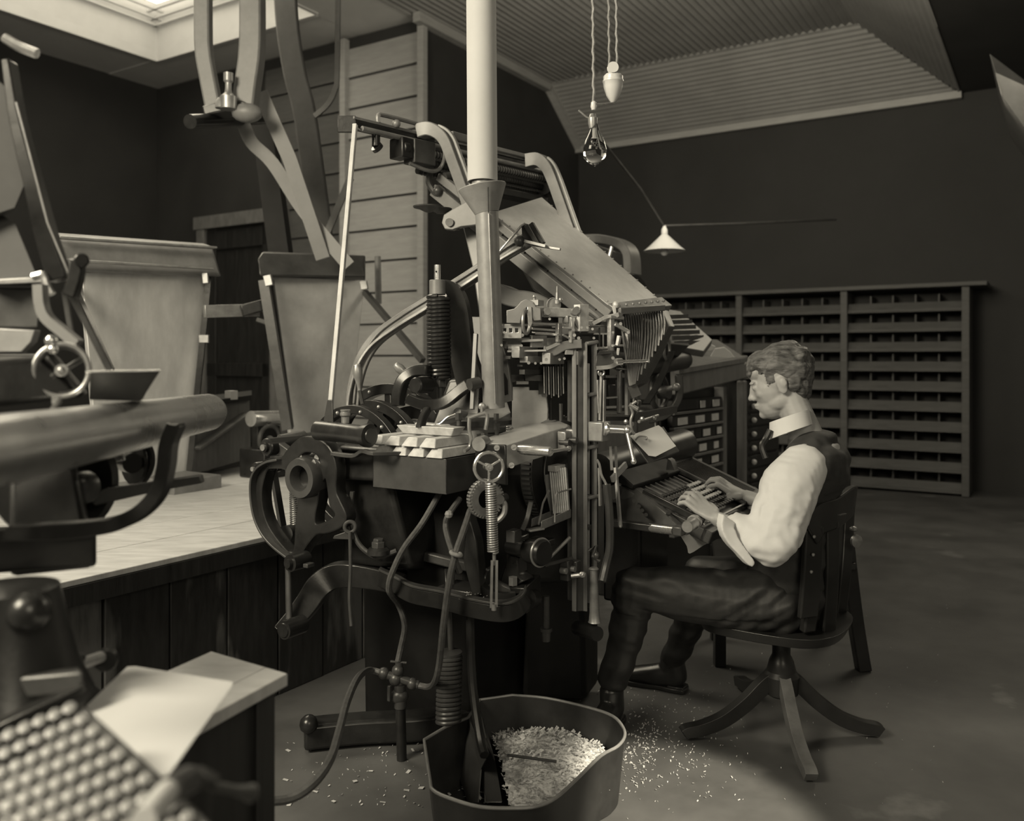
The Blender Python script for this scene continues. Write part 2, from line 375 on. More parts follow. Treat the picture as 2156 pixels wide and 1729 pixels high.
# magazine one
m1 = thing('type_magazine', D(290, 1010, 4.4), 'wide tapered brass-like type magazine with bright-topped hood on the bench', 'magazine', 'spare magazines standing on the bench')
plate('magazine_plate', D(172, 572, 3.95), D(440, 568, 4.5), D(396, 1000, 4.5), D(210, 1020, 4.0), .03, BRASS, m1, bev=.004)
g = G(); g.prism([D(122, 520, 3.85), D(120, 495, 3.9), D(118, 490, 4.1), D(116, 520, 4.15), D(140, 572, 3.85)], D(452, 520, 4.5)-D(122, 497, 3.85))
fin('hood', g, GREYP, m1, bev=.01)
fin('hood_rim', G().bar(D(135, 548, 3.8), D(447, 566, 4.42), .03, .012).bar(D(120, 500, 3.83), D(452, 522, 4.46), .05, .012), DSTEEL, m1, bev=.003)
fin('side_rail', G().bar(D(441, 575, 4.48), D(398, 1000, 4.48), .015, .03), IRON, m1)
fin('stay', G().bar(D(150, 590, 3.93), D(235, 780, 3.6), .02, .02), IRON, m1)
fin('latch', G().bar(D(432, 575, 4.4), D(434, 597, 4.4), .02, .03), DSTEEL, m1, bev=.003)
fin('latch', G().bar(D(430, 705, 4.4), D(430, 722, 4.4), .02, .05), DSTEEL, m1, bev=.003)
fin('foot', G().box(D(350, 1013, 4.35)+W*.3, (.28, 1.1, .07)), GREYP, m1, bev=.006)
# magazine two
m2 = thing('type_magazine', D(680, 930, 4.9), 'narrower tapered magazine with pale mottled plate, nearer the clapboard wall', 'magazine', 'spare magazines standing on the bench')
PL2 = mat('pale_magazine_plate', .66, .5, .45, .2, 4, .02)
plate('magazine_plate', D(568, 582, 4.55), D(768, 590, 5.0), D(735, 905, 5.0), D(612, 915, 4.6), .03, PL2, m2, bev=.004)
g = G(); g.prism([D(546, 580, 4.4), D(541, 545, 4.45), D(552, 530, 4.5), D(560, 530, 4.7), D(560, 590, 4.7)], D(774, 585, 4.95)-D(552, 582, 4.42))
fin('hood', g, DTIN, m2, bev=.01)
fin('side_rail', G().bar(D(556, 590, 4.45), D(606, 905, 4.45), .04, .05).bar(D(570, 590, 4.5), D(612, 900, 4.5), .02, .03), IRON2, m2)
fin('latch', G().bar(D(563, 580, 4.35), D(568, 602, 4.35), .03, .04), DSTEEL, m2, bev=.003)
fin('latch', G().bar(D(765, 592, 4.9), D(768, 610, 4.9), .03, .04), DSTEEL, m2, bev=.003)
fin('stay', G().bar(D(768, 615, 5.0), D(890, 760, 4.6), .03, .03), IRON2, m2)
fp_ = D(668, 925, 4.8); fp_.z = .725
fin('foot', G().box(fp_, (.2, .6, .2)), IRON2, m2, bev=.006)
# link arm between
lk = thing('connecting_rail', D(490, 655, 4.5), 'bright flat rail joining the two magazines with a dark clamp at its end', 'rail')
fin('rail', G().bar(D(430, 656, 4.42), D(545, 653, 4.6), .03, .065), DSTEEL, lk, bev=.003)
fin('clamp', G().bar(D(508, 655, 4.5), D(565, 640, 4.55), .08, .06).bar(D(540, 672, 4.5), D(570, 682, 4.5), .03, .03), IRON, lk, bev=.006)
# crate + box + covered mechanism
cr = thing('wooden_crate', D(470, 960, 4.85), 'grey wooden crate standing on the bench behind the curved bracket', 'crate')
fin('crate_board', G().hexa([D(405, 1000, 4.6), D(528, 965, 5.1), D(528, 960, 5.5), D(400, 985, 5.0)], [D(405, 860, 4.6), D(525, 838, 5.1), D(525, 832, 5.5), D(400, 850, 5.0)]), WOODM, cr, bev=.004)
fin('lid', G().hexa([D(400, 862, 4.55), D(530, 842, 5.05), D(530, 828, 5.5), D(398, 846, 5.0)], [D(400, 850, 4.55), D(530, 832, 5.05), D(530, 822, 5.5), D(398, 838, 5.0)]), WOODD, cr)
fin('brace', G().bar(D(412, 945, 4.58), D(520, 870, 5.0), .06, .012), WOODM, cr)
fin('small_carton', G().box(D(487, 832, 4.9), (.05, .05, .05)), PAPER, label='tiny white carton lying on the crate lid', cat_='box')
bm_ = thing('bench_roller_press', D(568, 950, 4.7), 'small dark roller mechanism with bright cylinder on bench, left of the heart cam', 'machine')
fin('cylinder', G().cyl(D(528, 882, 4.55), D(596, 880, 4.75), .042), STEEL, bm_)
fin('side_frame', G().box(D(560, 915, 4.75), (.16, .05, .26)), IRON, bm_, bev=.006)
fb2 = D(560, 960, 4.75); fb2.z = .70
fin('base', G().box(fb2, (.2, .2, .155)), IRON, bm_, bev=.006)
fin('gear_wheel', G().torus(D(568, 925, 4.6), -W, .07, .012).cyl(D(568, 925, 4.6), D(568, 925, 4.65), .02), IRON2, bm_)
fin('pivot_knob', G().sph(D(592, 922, 4.55), .018), STEEL, bm_)
# ================= MAIN TYPESETTING MACHINE =================
M = thing('typesetting_machine', D(900, 1500, 3.0), 'large black iron hot-metal typesetting machine in the middle, operator at its keyboard', 'machine')
def cut(pts, fn): return [fn(*p) for p in pts]
def circ(c, x, y, r, n=28): return [V(c)+x*r*math.cos(2*math.pi*i/n)+y*r*math.sin(2*math.pi*i/n) for i in range(n)]
# --- heart cam, plane s=1.95
s0 = 1.95; q = lambda *p: S(p[0], p[1], s0)
outer = cat(cut([(633,930),(652,921),(682,926),(706,947),(717,985),(716,1030),(724,1052),(738,1085),(728,1105),(700,1118),(675,1122),(655,1145),(630,1180),(606,1168),(574,1135),(552,1090),(541,1040),(542,1010),(556,980),(580,965),(604,963),(616,948)], q), 4, True)
h1 = cat(cut([(571,990),(587,983),(610,985),(630,1000),(633,1035),(640,1050),(634,1100),(628,1164),(598,1140),(570,1095),(560,1040)], q), 4, True)
h2 = cat(cut([(684,1020),(696,1003),(702,1035),(706,1062),(718,1083),(700,1097),(676,1104),(672,1085),(678,1055)], q), 4, True)
h3 = cat(cut([(640,958),(656,948),(678,955),(686,975),(676,968),(655,962),(640,972)], q), 4, True)
fin('heart_cam', prof(outer, [h1, h2, h3], U*.045, .005), IRON, M)
hub = q(659, 1003)
# raised rim following the left lobe
rim = cat(cut([(604,966),(578,972),(556,990),(548,1020),(552,1070),(566,1110),(590,1142),(628,1172)], q), 5)
fin('cam_rim', G().flat([p-U*.03 for p in rim], .03, .008, U), IRON2, M, bev=.002)
g = G().lathe(hub-U*.06, U, [(0,.044),(0,.060),(.012,.064),(.03,.064),(.10,.06),(.10,.036),(.012,.036),(0,.040)], 32, closed=True)
fin('hub_bore', G().cyl(hub+U*.05, hub+U*.06, .037), IRON, M)
fin('cam_hub', g, IRON2, M)
fin('cam_shaft', G().cyl(hub+U*.02, hub+U*.85, .03), DSTEEL, M)
fin('hub_bolt', G().cyl(q(640, 962)-U*.02, q(640, 962)+U*.04, .012), STEEL, M)
fin('hub_bolt', G().cyl(q(676, 963)-U*.02, q(676, 963)+U*.04, .010), STEEL, M)
# --- nested cam wheels on the shaft
for i, (ds, R, h_, th) in enumerate(((.19, .215, .030, .03), (.28, .228, .034, .035), (.38, .282, .036, .045), (.52, .20, .05, .03))):
    c = hub+U*ds; g = G().ringm(c, U, R, h_, th, 56)
    x, y, z = frame(U)
    fin('cam_wheel', g, IRON, M, bev=.003)
    g = G()
    for k in range(5):
        a = k*2*math.pi/5+.5+i; d = x*math.cos(a)+y*math.sin(a); e = x*math.cos(a+.28)+y*math.sin(a+.28)
        g.bar(c+d*.02, c+e*(R-.02), .03, .02, U)
    fin('wheel_web', g, IRON, M, bev=.003)
    g = G()
    for k in range(12):
        a = k*2*math.pi/12+.2; d = x*math.cos(a)+y*math.sin(a); g.sph(c+d*(R-.018)-U*(th/2), .007, 8)
    fin('rim_bolts', g, DSTEEL, M, kind='stuff')
# --- rollers left of the heart cam
for (x_, y_, d, r, L) in ((560, 942, 2.84, .030, .16), (538, 987, 2.90, .022, .10)):
    p = D(x_, y_, d); fin('cam_roller', G().lathe(p, U, [(-.01,.012),(-.01,r*.5),(0,r*.55),(0,r*.9),(.004,r),(L,r),(L,r*.5)], 24), IRON, M)
    fin('roller_stud', G().cyl(p-U*.016, p, r*.35), DSTEEL, M)
fin('roller_arm', G().prism([D(575,925,2.86), D(622,958,2.82), D(612,985,2.84), D(566,968,2.88)], U*.03), IRON2, M, bev=.004)
fin('upper_tie_bar', G().cyl(D(590, 932, 2.96), D(640, 922, 3.02), .028).cyl(D(560,944,2.9), D(600,930,2.98), .02), IRON2, M)
fin('slant_brace', G().flat([D(618, 975, 2.95), D(640, 1050, 2.9), D(650, 1090, 2.9)], .04, .06, U), IRON2, M, bev=.003)
fin('dark_strut', G().bar(D(575, 990, 2.95), D(596, 1115, 2.9), .02, .02), IRON, M)
# small coil spring behind the cam
fin('coil_spring', G().spring(D(618, 1035, 2.9), D(620, 1110, 2.9), .012, .0032, 17), DSTEEL, M)
fin('spring_seat', G().cyl(D(600, 1125, 2.85), D(632, 1118, 2.95), .028), IRON2, M)
# --- long horizontal cylinder + socket + tall rod
fin('rocker_cylinder', G().lathe(D(667, 906, 2.62), D(772, 917, 2.5)-D(667, 906, 2.62), [(0,.02),(0,.024),(.006,.030),(.03,.030),(.12,.029),(.19,.029),(.205,.034),(.222,.034),(.224,.022),(.228,.021),(.228,.008)], 28), IRON, M)
fin('rod_socket', G().hexa([D(678, 902, 2.62), D(702, 902, 2.58), D(704, 899, 2.62), D(682, 898, 2.64)], [D(689, 842, 2.62), D(700, 842, 2.6), D(701, 841, 2.62), D(690, 841, 2.64)]), IRON2, M, bev=.003)
fin('lift_rod', G().bar(D(695, 866, 2.62), D(748, 262, 2.84), .014, .017).bar(D(744, 263, 2.84), D(765, 274, 2.9), .010, .010), RODW, M, bev=.002)
fin('oil_cup', G().lathe(D(727, 906, 2.6), ZZ, [(0,.006),(.02,.006),(.022,.012),(.04,.012),(.045,.016),(.052,.016),(.055,.013),(.058,.015),(.062,.015)], 20), DSTEEL, M)
# --- left-hand frame casting
fin('side_column', G().hexa([D(735, 1190, 2.75), D(870, 1200, 2.62), D(960, 1195, 3.0), D(830, 1180, 3.1)], [D(700, 925, 2.78), D(800, 940, 2.62), D(1000, 930, 2.95), D(850, 915, 3.1)]), IRON, M, bev=.02)
fin('bearing_block', G().hexa([D(700, 1010, 2.70), D(800, 1015, 2.58), D(860, 1000, 2.8), D(760, 1000, 2.9)], [D(712, 938, 2.72), D(800, 945, 2.60), D(860, 935, 2.8), D(770, 925, 2.9)]), IRON, M, bev=.012)
fin('table_lip', G().flat(cat([D(700, 955, 2.62), D(745, 960, 2.58), D(765, 950, 2.55), D(790, 955, 2.5), D(860, 955, 2.55)], 4), .02, .012, U), IRON2, M, bev=.002)
g = G()
c = cat([D(742, 1035, 2.66), D(738, 1090, 2.66), D(752, 1140, 2.64), D(780, 1168, 2.62), D(800, 1172, 2.6), D(835, 1160, 2.6)], 6)
fin('frame_rib', G().tube(c, .008), IRON2, M)
fin('hex_nut', G().hextube(D(797, 1160, 2.6), D(797, 1140, 2.6), .022).hextube(D(797, 1146, 2.6), D(797, 1134, 2.6), .017), IRON2, M, bev=.002)
fin('nut_collar', G().lathe(D(797, 1166, 2.6), ZZ, [(0,.036),(.012,.034),(.02,.026)], 20), IRON, M)
fin('eye_link', G().torus(D(737, 1110, 2.58), V((0,-1,.1)), .016, .006), IRON2, M)
fin('link_wedge', G().prism([D(703,1128,2.62), D(732,1118,2.62), D(740,1137,2.62), D(700,1135,2.62)], U*.02), IRON2, M, bev=.002)
# --- ingot tray
ts = 1.97; a = S(785, 965, ts); b = S(940, 968, ts); zt_ = a.z; hb = .098
tt0_, tt1_ = a.dot(W), b.dot(W)
g = G()
def tp(s_, t_, z_): return st(s_, t_, z_)
s2 = ts+.19; zt_ = S(940, 967, ts).z
for (p1, p2, p3, p4) in (((ts,tt0_),(ts,tt1_),(ts+.004,tt1_),(ts+.004,tt0_)), ((s2,tt0_),(s2,tt1_),(s2-.004,tt1_),(s2-.004,tt0_)), ((ts,tt0_),(s2,tt0_),(s2,tt0_-.004),(ts,tt0_-.004)), ((ts,tt1_),(s2,tt1_),(s2,tt1_+.004),(ts,tt1_+.004))):
    g.hexa([tp(*p, zt_-hb) for p in (p1,p2,p3,p4)], [tp(*p, zt_) for p in (p1,p2,p3,p4)])
g.box(st((ts+s2)/2, (tt0_+tt1_)/2, zt_-hb), (s2-ts, tt0_-tt1_, .005))
fin('ingot_tray', g, DTIN, M, bev=.001, label='rectangular dark sheet-metal ingot tray')
TRAY = (ts, s2, tt0_, tt1_, zt_)
# --- rear second-elevator arm (long bent flanged bar)
arm = cat([D(742, 862, 2.95), D(748, 810, 2.95), D(765, 755, 2.94), D(795, 712, 2.93), D(850, 672, 2.90), D(905, 638, 2.87), D(1000, 578, 2.82), D(1060, 535, 2.80), D(1112, 505, 2.79)], 5)
sd = V((.3, 1, 0)).normalized()
fin('elevator_arm', G().flat(arm, .018, .05, sd), GREYP, M, bev=.003)
fin('arm_flange', G().flat([p+(V((.0,-.012,0)))+ V((-.012,0,-.022)) for p in arm], .03, .010, sd), DSTEEL, M, bev=.002)
fin('arm_flange', G().flat([p+(V((.0,-.008,0)))+ V((.010,0,.020)) for p in arm], .024, .008, sd), GREYP, M, bev=.002)
# jaw at its top
fin('jaw_plate', G().prism([D(1100,505,2.76), D(1098,475,2.76), D(1108,470,2.76), D(1125,490,2.75), D(1130,512,2.75), D(1112,512,2.75)], V((.0,.012,0))), IRON, M, bev=.002)
fin('jaw_bar', G().bar(D(1108, 474, 2.74), D(1132, 516, 2.72), .012, .014).bar(D(1118, 471, 2.76), D(1143, 514, 2.74), .016, .018), IRON2, M, bev=.002)
fin('jaw_foot', G().bar(D(1100, 512, 2.74), D(1180, 525, 2.70), .012, .008).bar(D(1105, 508, 2.72), D(1150, 519, 2.70), .022, .01), DSTEEL, M, bev=.001)
fin('jaw_rod', G().tube([D(1050, 532, 2.76), D(1098, 475, 2.75), D(1106, 471, 2.75)], .004), STEEL, M)
fin('jaw_knuckle', G().sph(D(1094, 508, 2.74), .018, 12), IRON2, M)
# --- large vertical spring on its post with gooseneck
fin('spring_post', G().cyl(D(921, 600, 2.74), D(921, 558, 2.74), .0105), STEEL, M)
fin('post_hole', G().cyl(D(919, 572, 2.725), D(919, 572, 2.735), .003).cyl(D(919, 590, 2.725), D(919, 590, 2.735), .003), IRON, M)
fin('spring_cap', G().cyl(D(921, 621, 2.74), D(921, 590, 2.74), .026, n=28), GREYP, M, bev=.002)
g = G().spring(D(925, 796, 2.74), D(923, 624, 2.74), .0325, .0068, 21, 18, 8)
fin('main_spring', g, IRON, M, label='thick black vertical coil spring')
fin('spring_core', G().cyl(D(925, 796, 2.74), D(923, 624, 2.74), .022), IRON, M)
fin('lock_nut', G().hextube(D(927, 815, 2.74), D(927, 798, 2.74), .02).cyl(D(927, 850, 2.74), D(927, 812, 2.74), .011), IRON2, M, bev=.001)
neck = cat([D(921, 606, 2.76), D(945, 604, 2.78), D(962, 622, 2.8), D(970, 660, 2.82), D(974, 720, 2.84), D(980, 760, 2.86), D(995, 820, 2.88), D(1000, 900, 2.9)], 5)
fin('gooseneck', G().flat(neck, .05, [.03+.06*min(1, i/28) for i in range(len(neck))], V((.2, 1, 0))), IRON2, M, bev=.008)
fin('shaft_housing', G().hexa([D(905, 900, 2.85), D(1010, 905, 2.8), D(1025, 900, 3.1), D(930, 895, 3.1)], [D(945, 800, 2.9), D(1015, 795, 2.85), D(1020, 790, 3.05), D(955, 795, 3.05)]), IRON, M, bev=.01)
# --- levers and horns between
fin('curved_horn', G().flat(cat([D(905, 780, 2.7), D(875, 782, 2.7), D(850, 800, 2.7), D(840, 830, 2.7), D(838, 855, 2.7)], 5), .035, .035, U), IRON, M, bev=.008)
fin('horn_boss', G().lathe(D(873, 812, 2.66), U, [(0,.014),(0,.022),(.005,.026),(.07,.026)], 20), IRON, M)
fin('rocker_lever', G().flat(cat([D(860, 838, 2.64), D(890, 850, 2.64), D(920, 852, 2.64), D(945, 842, 2.64), D(970, 822, 2.64), D(990, 808, 2.64)], 5), .03, [.035]*26, U), IRON, M, bev=.006)
fin('lever_end', G().cyl(D(988, 810, 2.6), D(1008, 806, 2.62), .018), IRON2, M)
fin('lever_foot', G().flat(cat([D(905, 855, 2.64), D(893, 875, 2.62), D(885, 900, 2.6)], 4), .03, .02, U), IRON, M, bev=.004)
fin('flat_lever', G().bar(D(1002, 703, 2.66), D(994, 862, 2.62), .012, .016), GREYP, M, bev=.001)
for (x1, y1, x2, y2, x3, y3, d) in ((752, 772, 757, 822, 763, 850, 2.66), (835, 770, 868, 800, 890, 830, 2.76)):
    a_, b_ = D(x1, y1, d), D(x2, y2, d); L = (b_-a_).length
    fin('lever_handle', G().lathe(a_, b_-a_, [(-.008,.004),(-.004,.011),(.012,.0155),(.03,.014),(L*.75,.007),(L,.006)], 18), DSTEEL, M)
    fin('handle_rod', G().tube([b_, D(x3, y3, d)], .006), IRON2, M)
# --- metal pot
pot = D(1010, 905, 2.82)
g = G().lathe(D(1008, 930, 2.86), ZZ, [(0,.115),(.035,.12),(.04,.125),(.055,.125),(.06,.12),(.075,.12),(.085,.10)], 36)
fin('metal_pot', g, IRON2, M, label='round grey iron melting pot')
fin('pot_cover', G().prism([D(945,893,2.80), D(1052,893,2.78), D(1075,880,2.85), D(1065,850,2.95), D(1000,852,3.0), D(985,862,2.9)], ZZ*.02), GALV, M, bev=.003)
fin('pot_jacket', G().hexa([D(925, 955, 2.72), D(1000, 960, 2.68), D(1070, 950, 2.85), D(990, 940, 2.95)], [D(925, 905, 2.74), D(1000, 908, 2.7), D(1070, 900, 2.85), D(990, 900, 2.95)]), GREYP, M, bev=.01)
fin('hook_wire', G().tube(cat([D(903, 903, 2.66), D(909, 897, 2.66), D(925, 893, 2.66), D(940, 880, 2.66), D(948, 876, 2.66), D(963, 870, 2.66)], 5), .003).tube(cat([D(903, 903, 2.66), D(915, 905, 2.66), D(925, 896, 2.66)], 4), .003), STEEL, M)
fin('pot_bracket', G().bar(D(925, 893, 2.68), D(975, 878, 2.74), .02, .016).cyl(D(962, 868, 2.66), D(978, 870, 2.7), .014), DSTEEL, M, bev=.002)
fin('crank_arm', G().tube(cat([D(985, 882, 2.55), D(1020, 870, 2.56), D(1026, 880, 2.56), D(1022, 905, 2.56)], 2), .006).tube(cat([D(988, 880, 2.52), D(988, 905, 2.52), D(992, 925, 2.52), D(988, 942, 2.52), D(978, 950, 2.5)], 5), .0055), DSTEEL, M)
fin('wing_screw', G().cyl(D(1015, 875, 2.6), D(1015, 858, 2.6), .006).sph(D(1015, 856, 2.6), .012, 12, (1, .4, 1)), DSTEEL, M)
for (x_, y_, r) in ((1045, 885, .009), (1020, 925, .012), (1046, 905, .010), (966, 884, .012)):
    fin('pot_screw', G().hextube(D(x_, y_, 2.6), D(x_, y_-14, 2.6), r).cyl(D(x_, y_+12, 2.6), D(x_, y_, 2.6), r*.6), IRON2, M)
# --- handwheel and link spring
hw = D(1029, 984, 2.36); ax = V((.25, -1, .05)).normalized()
WH = fin('handwheel', G().torus(hw, ax, .040, .0048, 40, 10), STEEL, M, label='small bright three-spoke handwheel')
x, y, z = frame(ax); g = G()
for k in range(3):
    a = math.pi/2+k*2*math.pi/3+math.pi; d = x*math.cos(a)+y*math.sin(a)
    fin('spoke', G().bar(hw+d*.006, hw+d*.038, .006, .005, ax), STEEL, WH, bev=.001)
fin('hub', G().cyl(hw-ax*.03, hw+ax*.012, .010).cyl(hw+ax*.010, hw+ax*.017, .005), DSTEEL, WH)
fin('screw_roller', G().lathe(D(1010, 935, 2.46), U+W*.3, [(-.01,.012),(-.01,.02),(0,.022),(.04,.022),(.045,.016)], 20), DSTEEL, M)
fin('link_spring', G().spring(D(1038, 1164, 2.35), D(1033, 1018, 2.35), .0135, .0028, 30, 14, 6), DSTEEL, M)
fin('slotted_link', G().flat([D(1036, 1180, 2.34), D(1034, 1280, 2.34)], .004, .007, V((0,1,0))).flat([D(1046, 1180, 2.34), D(1045, 1278, 2.34)], .004, .007, V((0,1,0))).cyl(D(1041, 1190, 2.35), D(1040, 1162, 2.35), .005).cyl(D(1040, 1285, 2.34), D(1040, 1272, 2.34), .007), DSTEEL, M)
# small gear beside it
gc = D(1022, 1050, 2.44); gx, gy, gz = frame(V((.6, -1, 0)))
pts = []
for k in range(36):
    for rr, da in ((.048, 0), (.048, .45), (.055, .5), (.055, .95)):
        a = (k+da)*2*math.pi/36; pts.append(gc+gx*rr*math.cos(a)+gy*rr*math.sin(a))
fin('gear_wheel', prof(pts, [circ(gc, gx, gy, .028)], gz*.02, .001), DSTEEL, M)
fin('curved_pipe', G().tube(cat([D(1048, 1050, 2.45), D(1062, 1060, 2.45), D(1062, 1080, 2.45), D(1050, 1095, 2.45), D(1040, 1098, 2.45)], 5), .008), DSTEEL, M)
fin('pinion_hub', G().cyl(D(1052, 1052, 2.44), D(1062, 1048, 2.5), .014), IRON2, M)
# --- vise frame beam
g = G(); b0_, b1_ = D(1070, 985, 2.42), D(1212, 935, 2.76)
g.hexa([D(1068, 987, 2.42), D(1212, 940, 2.76), D(1150, 920, 2.85), D(1003, 960, 2.52)], [D(1066, 937, 2.42), D(1212, 893, 2.76), D(1150, 880, 2.85), D(1000, 930, 2.52)])
fin('vise_beam', g, MSTEEL, M, bev=.003, label='bright machined beam of the vise')
fin('vise_cap', G().hexa([D(1002, 1010, 2.48), D(1066, 1022, 2.40), D(1070, 1022, 2.44), D(1008, 1008, 2.53)], [D(1000, 934, 2.48), D(1064, 937, 2.40), D(1069, 936, 2.44), D(1004, 932, 2.53)]), IRON, M, bev=.003)
for (x_, y_) in ((1046, 943), (1082, 942), (1077, 980)):
    fin('slot_screw', G().cyl(D(x_, y_, 2.405), D(x_, y_, 2.385), .008).bar(D(x_-4, y_+2, 2.382), D(x_+4, y_-2, 2.382), .002, .002), STEEL, M)
pa, pb = D(1106, 947, 2.40), D(1158, 951, 2.34)
fin('locking_handle', G().lathe(pa, pb-pa, [(-.02,.013),(0,.0145),(.02,.0145),(.088,.0135),(.092,.012),(.092,.005)], 24), STEEL, M)
fin('handle_stem', G().tube([pb, D(1190, 946, 2.40), D(1198, 945, 2.42)], .0048).sph(D(1197, 945, 2.42), .008, 10), STEEL, M)
fin('stud_block', G().box(D(1190, 928, 2.66), (.05, .03, .06)).box(D(1205, 923, 2.68), (.035, .03, .06)), DSTEEL, M, bev=.004)
for p in (D(1190, 932, 2.63), D(1206, 927, 2.64)): fin('block_bolt', G().cyl(p, p-W*-.02, .007).cyl(p-W*.015, p, .010), IRON2, M)
# --- mold disk and steel plate
mc = D(1165, 985, 2.90)
fin('mold_disk', G().lathe(mc, W, [(-.03,.03),(-.03,.10),(-.02,.175),(.02,.180),(.02,.05)], 56), IRON, M, label='dark round mold disk')
fin('disk_groove', G().torus(mc-W*.032, W, .115, .002, 48, 6), DSTEEL, M)
g = G(); gx, gy, gz = frame(W)
for k in range(70):
    a = 2*math.pi*k/70; d = gx*math.cos(a)+gy*math.sin(a); g.bar(mc+d*.178-W*.015, mc+d*.178+W*.015, .007, .008, d)
fin('disk_teeth', g, IRON2, M, kind='stuff')
n = G()
ragged = [(1078,815),(1113,815),(1113,822),(1148,822),(1150,835),(1153,862),(1152,884),(1140,890),(1120,900),(1104,915),(1096,925),(1077,927)]
fin('steel_plate', G().prism([D(a_, b_, 2.76) for a_, b_ in ragged], V((.2, .3, 0)).normalized()*.006), MSTEEL, M, bev=.001, label='grey steel shield plate with ragged right edge')
fin('rack_teeth', G().spring(D(1073, 925, 2.7), D(1073, 898, 2.7), .010, .003, 6), STEEL, M)
# --- curvy bracket with hexagonal hole
br = [(1022,681),(1022,690),(1040,693),(1044,715),(1048,740),(1046,770),(1046,815),(1052,838),(1062,846),(1078,842),(1078,815),(1074,790),(1070,760),(1060,730),(1052,700),(1060,690),(1060,683)]
hx = [(1052,785),(1056,780),(1066,785),(1073,800),(1074,832),(1062,835),(1054,822)]
fin('pipe_bracket', prof([D(a_, b_, 2.70) for a_, b_ in br], [[D(a_, b_, 2.70) for a_, b_ in hx]], V((.15, 1, 0)).normalized()*.03), GREYP, M)
# --- vertical elevator slide (rail)
tR = 1.27
def RB(name, x1, x2, y1, y2, d, th, m, bev=.002):
    return fin(name, G().hexa([D(x1, y2, d), D(x2, y2, d), D(x2, y2, d)+W*th, D(x1, y2, d)+W*th], [D(x1, y1, d), D(x2, y1, d), D(x2, y1, d)+W*th, D(x1, y1, d)+W*th]), m, M, bev=bev)
RB('slide_column', 1213, 1236, 722, 1288, 2.66, .012, IRON2, .003)
RB('column_edge', 1211, 1214, 722, 1288, 2.655, .012, GREYP, .001)
RB('column_edge', 1234, 1237, 722, 1288, 2.655, .012, GREYP, .001)
RB('slide_back', 1234, 1256, 724, 1280, 2.72, .02, IRON, .001)
RB('slide_edge', 1252, 1258, 722, 1285, 2.68, .012, GREYP, .002)
RB('slide_strip', 1201, 1210, 758, 1265, 2.70, .012, IRON2, .002)
RB('slide_bar', 1236, 1242, 765, 1270, 2.70, .02, DSTEEL, .001)
for y_ in (722, 830, 941, 1046): fin('rung', G().bar(D(1234, y_+2, 2.67), D(1258, y_-2, 2.69), .02, .012), GREYP, M, bev=.004)
for y_ in (1046, 1110): fin('slide_slot', G().bar(D(1236, y_, 2.69), D(1256, y_, 2.71), .012, .016), IRON2, M, bev=.003)
fin('top_arm', G().flat(cat([D(1144, 738, 2.66), D(1165, 738, 2.66), D(1190, 728, 2.66), D(1225, 724, 2.66)], 4), .03, [.03, .03, .032, .034, .036, .034, .032, .03, .028, .028, .028, .028, .03], V((0,1,0))), GREYP, M, bev=.003)
fin('jaw_head', G().box(D(1105, 742, 2.66), (.11, .03, .035)).box(D(1120, 757, 2.67), (.10, .03, .02)).box(D(1165, 755, 2.68), (.09, .03, .035)), DSTEEL, M, bev=.002)
fin('jaw_lip', G().box(D(1078, 753, 2.64), (.05, .02, .01)).box(D(1110, 770, 2.69), (.09, .02, .006)).box(D(1120, 783, 2.7), (.12, .02, .015)), IRON2, M, bev=.001)
g = G()
for k in range(14): g.box(D(1143+k*3.6, 795+random.uniform(-4, 8), 2.74+.004*k), (.003, .03, .09))
fin('matrix_guides', g, IRON2, M, kind='stuff')
fin('shutter_plate', G().box(D(1168, 845, 2.80), (.06, .01, .12)), IRON, M, bev=.001)
# --- rail clamps and lower fittings
fin('clamp_block', G().box(D(1192, 1200, 2.6), (.03, .03, .06)).box(D(1210, 1197, 2.62), (.03, .03, .05)), IRON2, M, bev=.003)
for p in (D(1193, 1203, 2.57), D(1211, 1199, 2.59)): fin('block_bolt', G().cyl(p, p+W*.02, .009), DSTEEL, M)
fin('release_tab', G().tube([D(1203, 1213, 2.58), D(1228, 1210, 2.57)], .007).sph(D(1226, 1210, 2.57), .012, 10, (1, .5, .8)), DSTEEL, M)
fin('flared_handle', G().lathe(D(1252, 1310, 2.62), D(1250, 1200, 2.62)-D(1252, 1310, 2.62), [(0,.020),(.004,.018),(.03,.015),(.14,.012),(.158,.012),(.162,.016),(.166,.012)], 22), DSTEEL, M)
fin('toggle', G().tube([D(1240, 1160, 2.64), D(1256, 1150, 2.64), D(1248, 1172, 2.62), D(1262, 1182, 2.62)], .006).sph(D(1256, 1170, 2.62), .012, 10), IRON2, M)
fin('foot_pivot', G().cyl(D(1258, 1335, 2.6), D(1215, 1322, 2.7), .022), IRON, M)
fin('drop_rod', G().cyl(D(1150, 1255, 2.6), D(1150, 1345, 2.6), .010).lathe(D(1150, 1350, 2.6), ZZ, [(0,.012),(.03,.014),(.03,.018),(.04,.018)], 16), IRON2, M)
fin('cross_rod', G().cyl(D(1146, 1185, 2.55), D(1200, 1132, 2.6), .0055), DSTEEL, M)
fin('cross_rod', G().cyl(D(1146, 1190, 2.55), D(1205, 1176, 2.6), .006), IRON2, M)
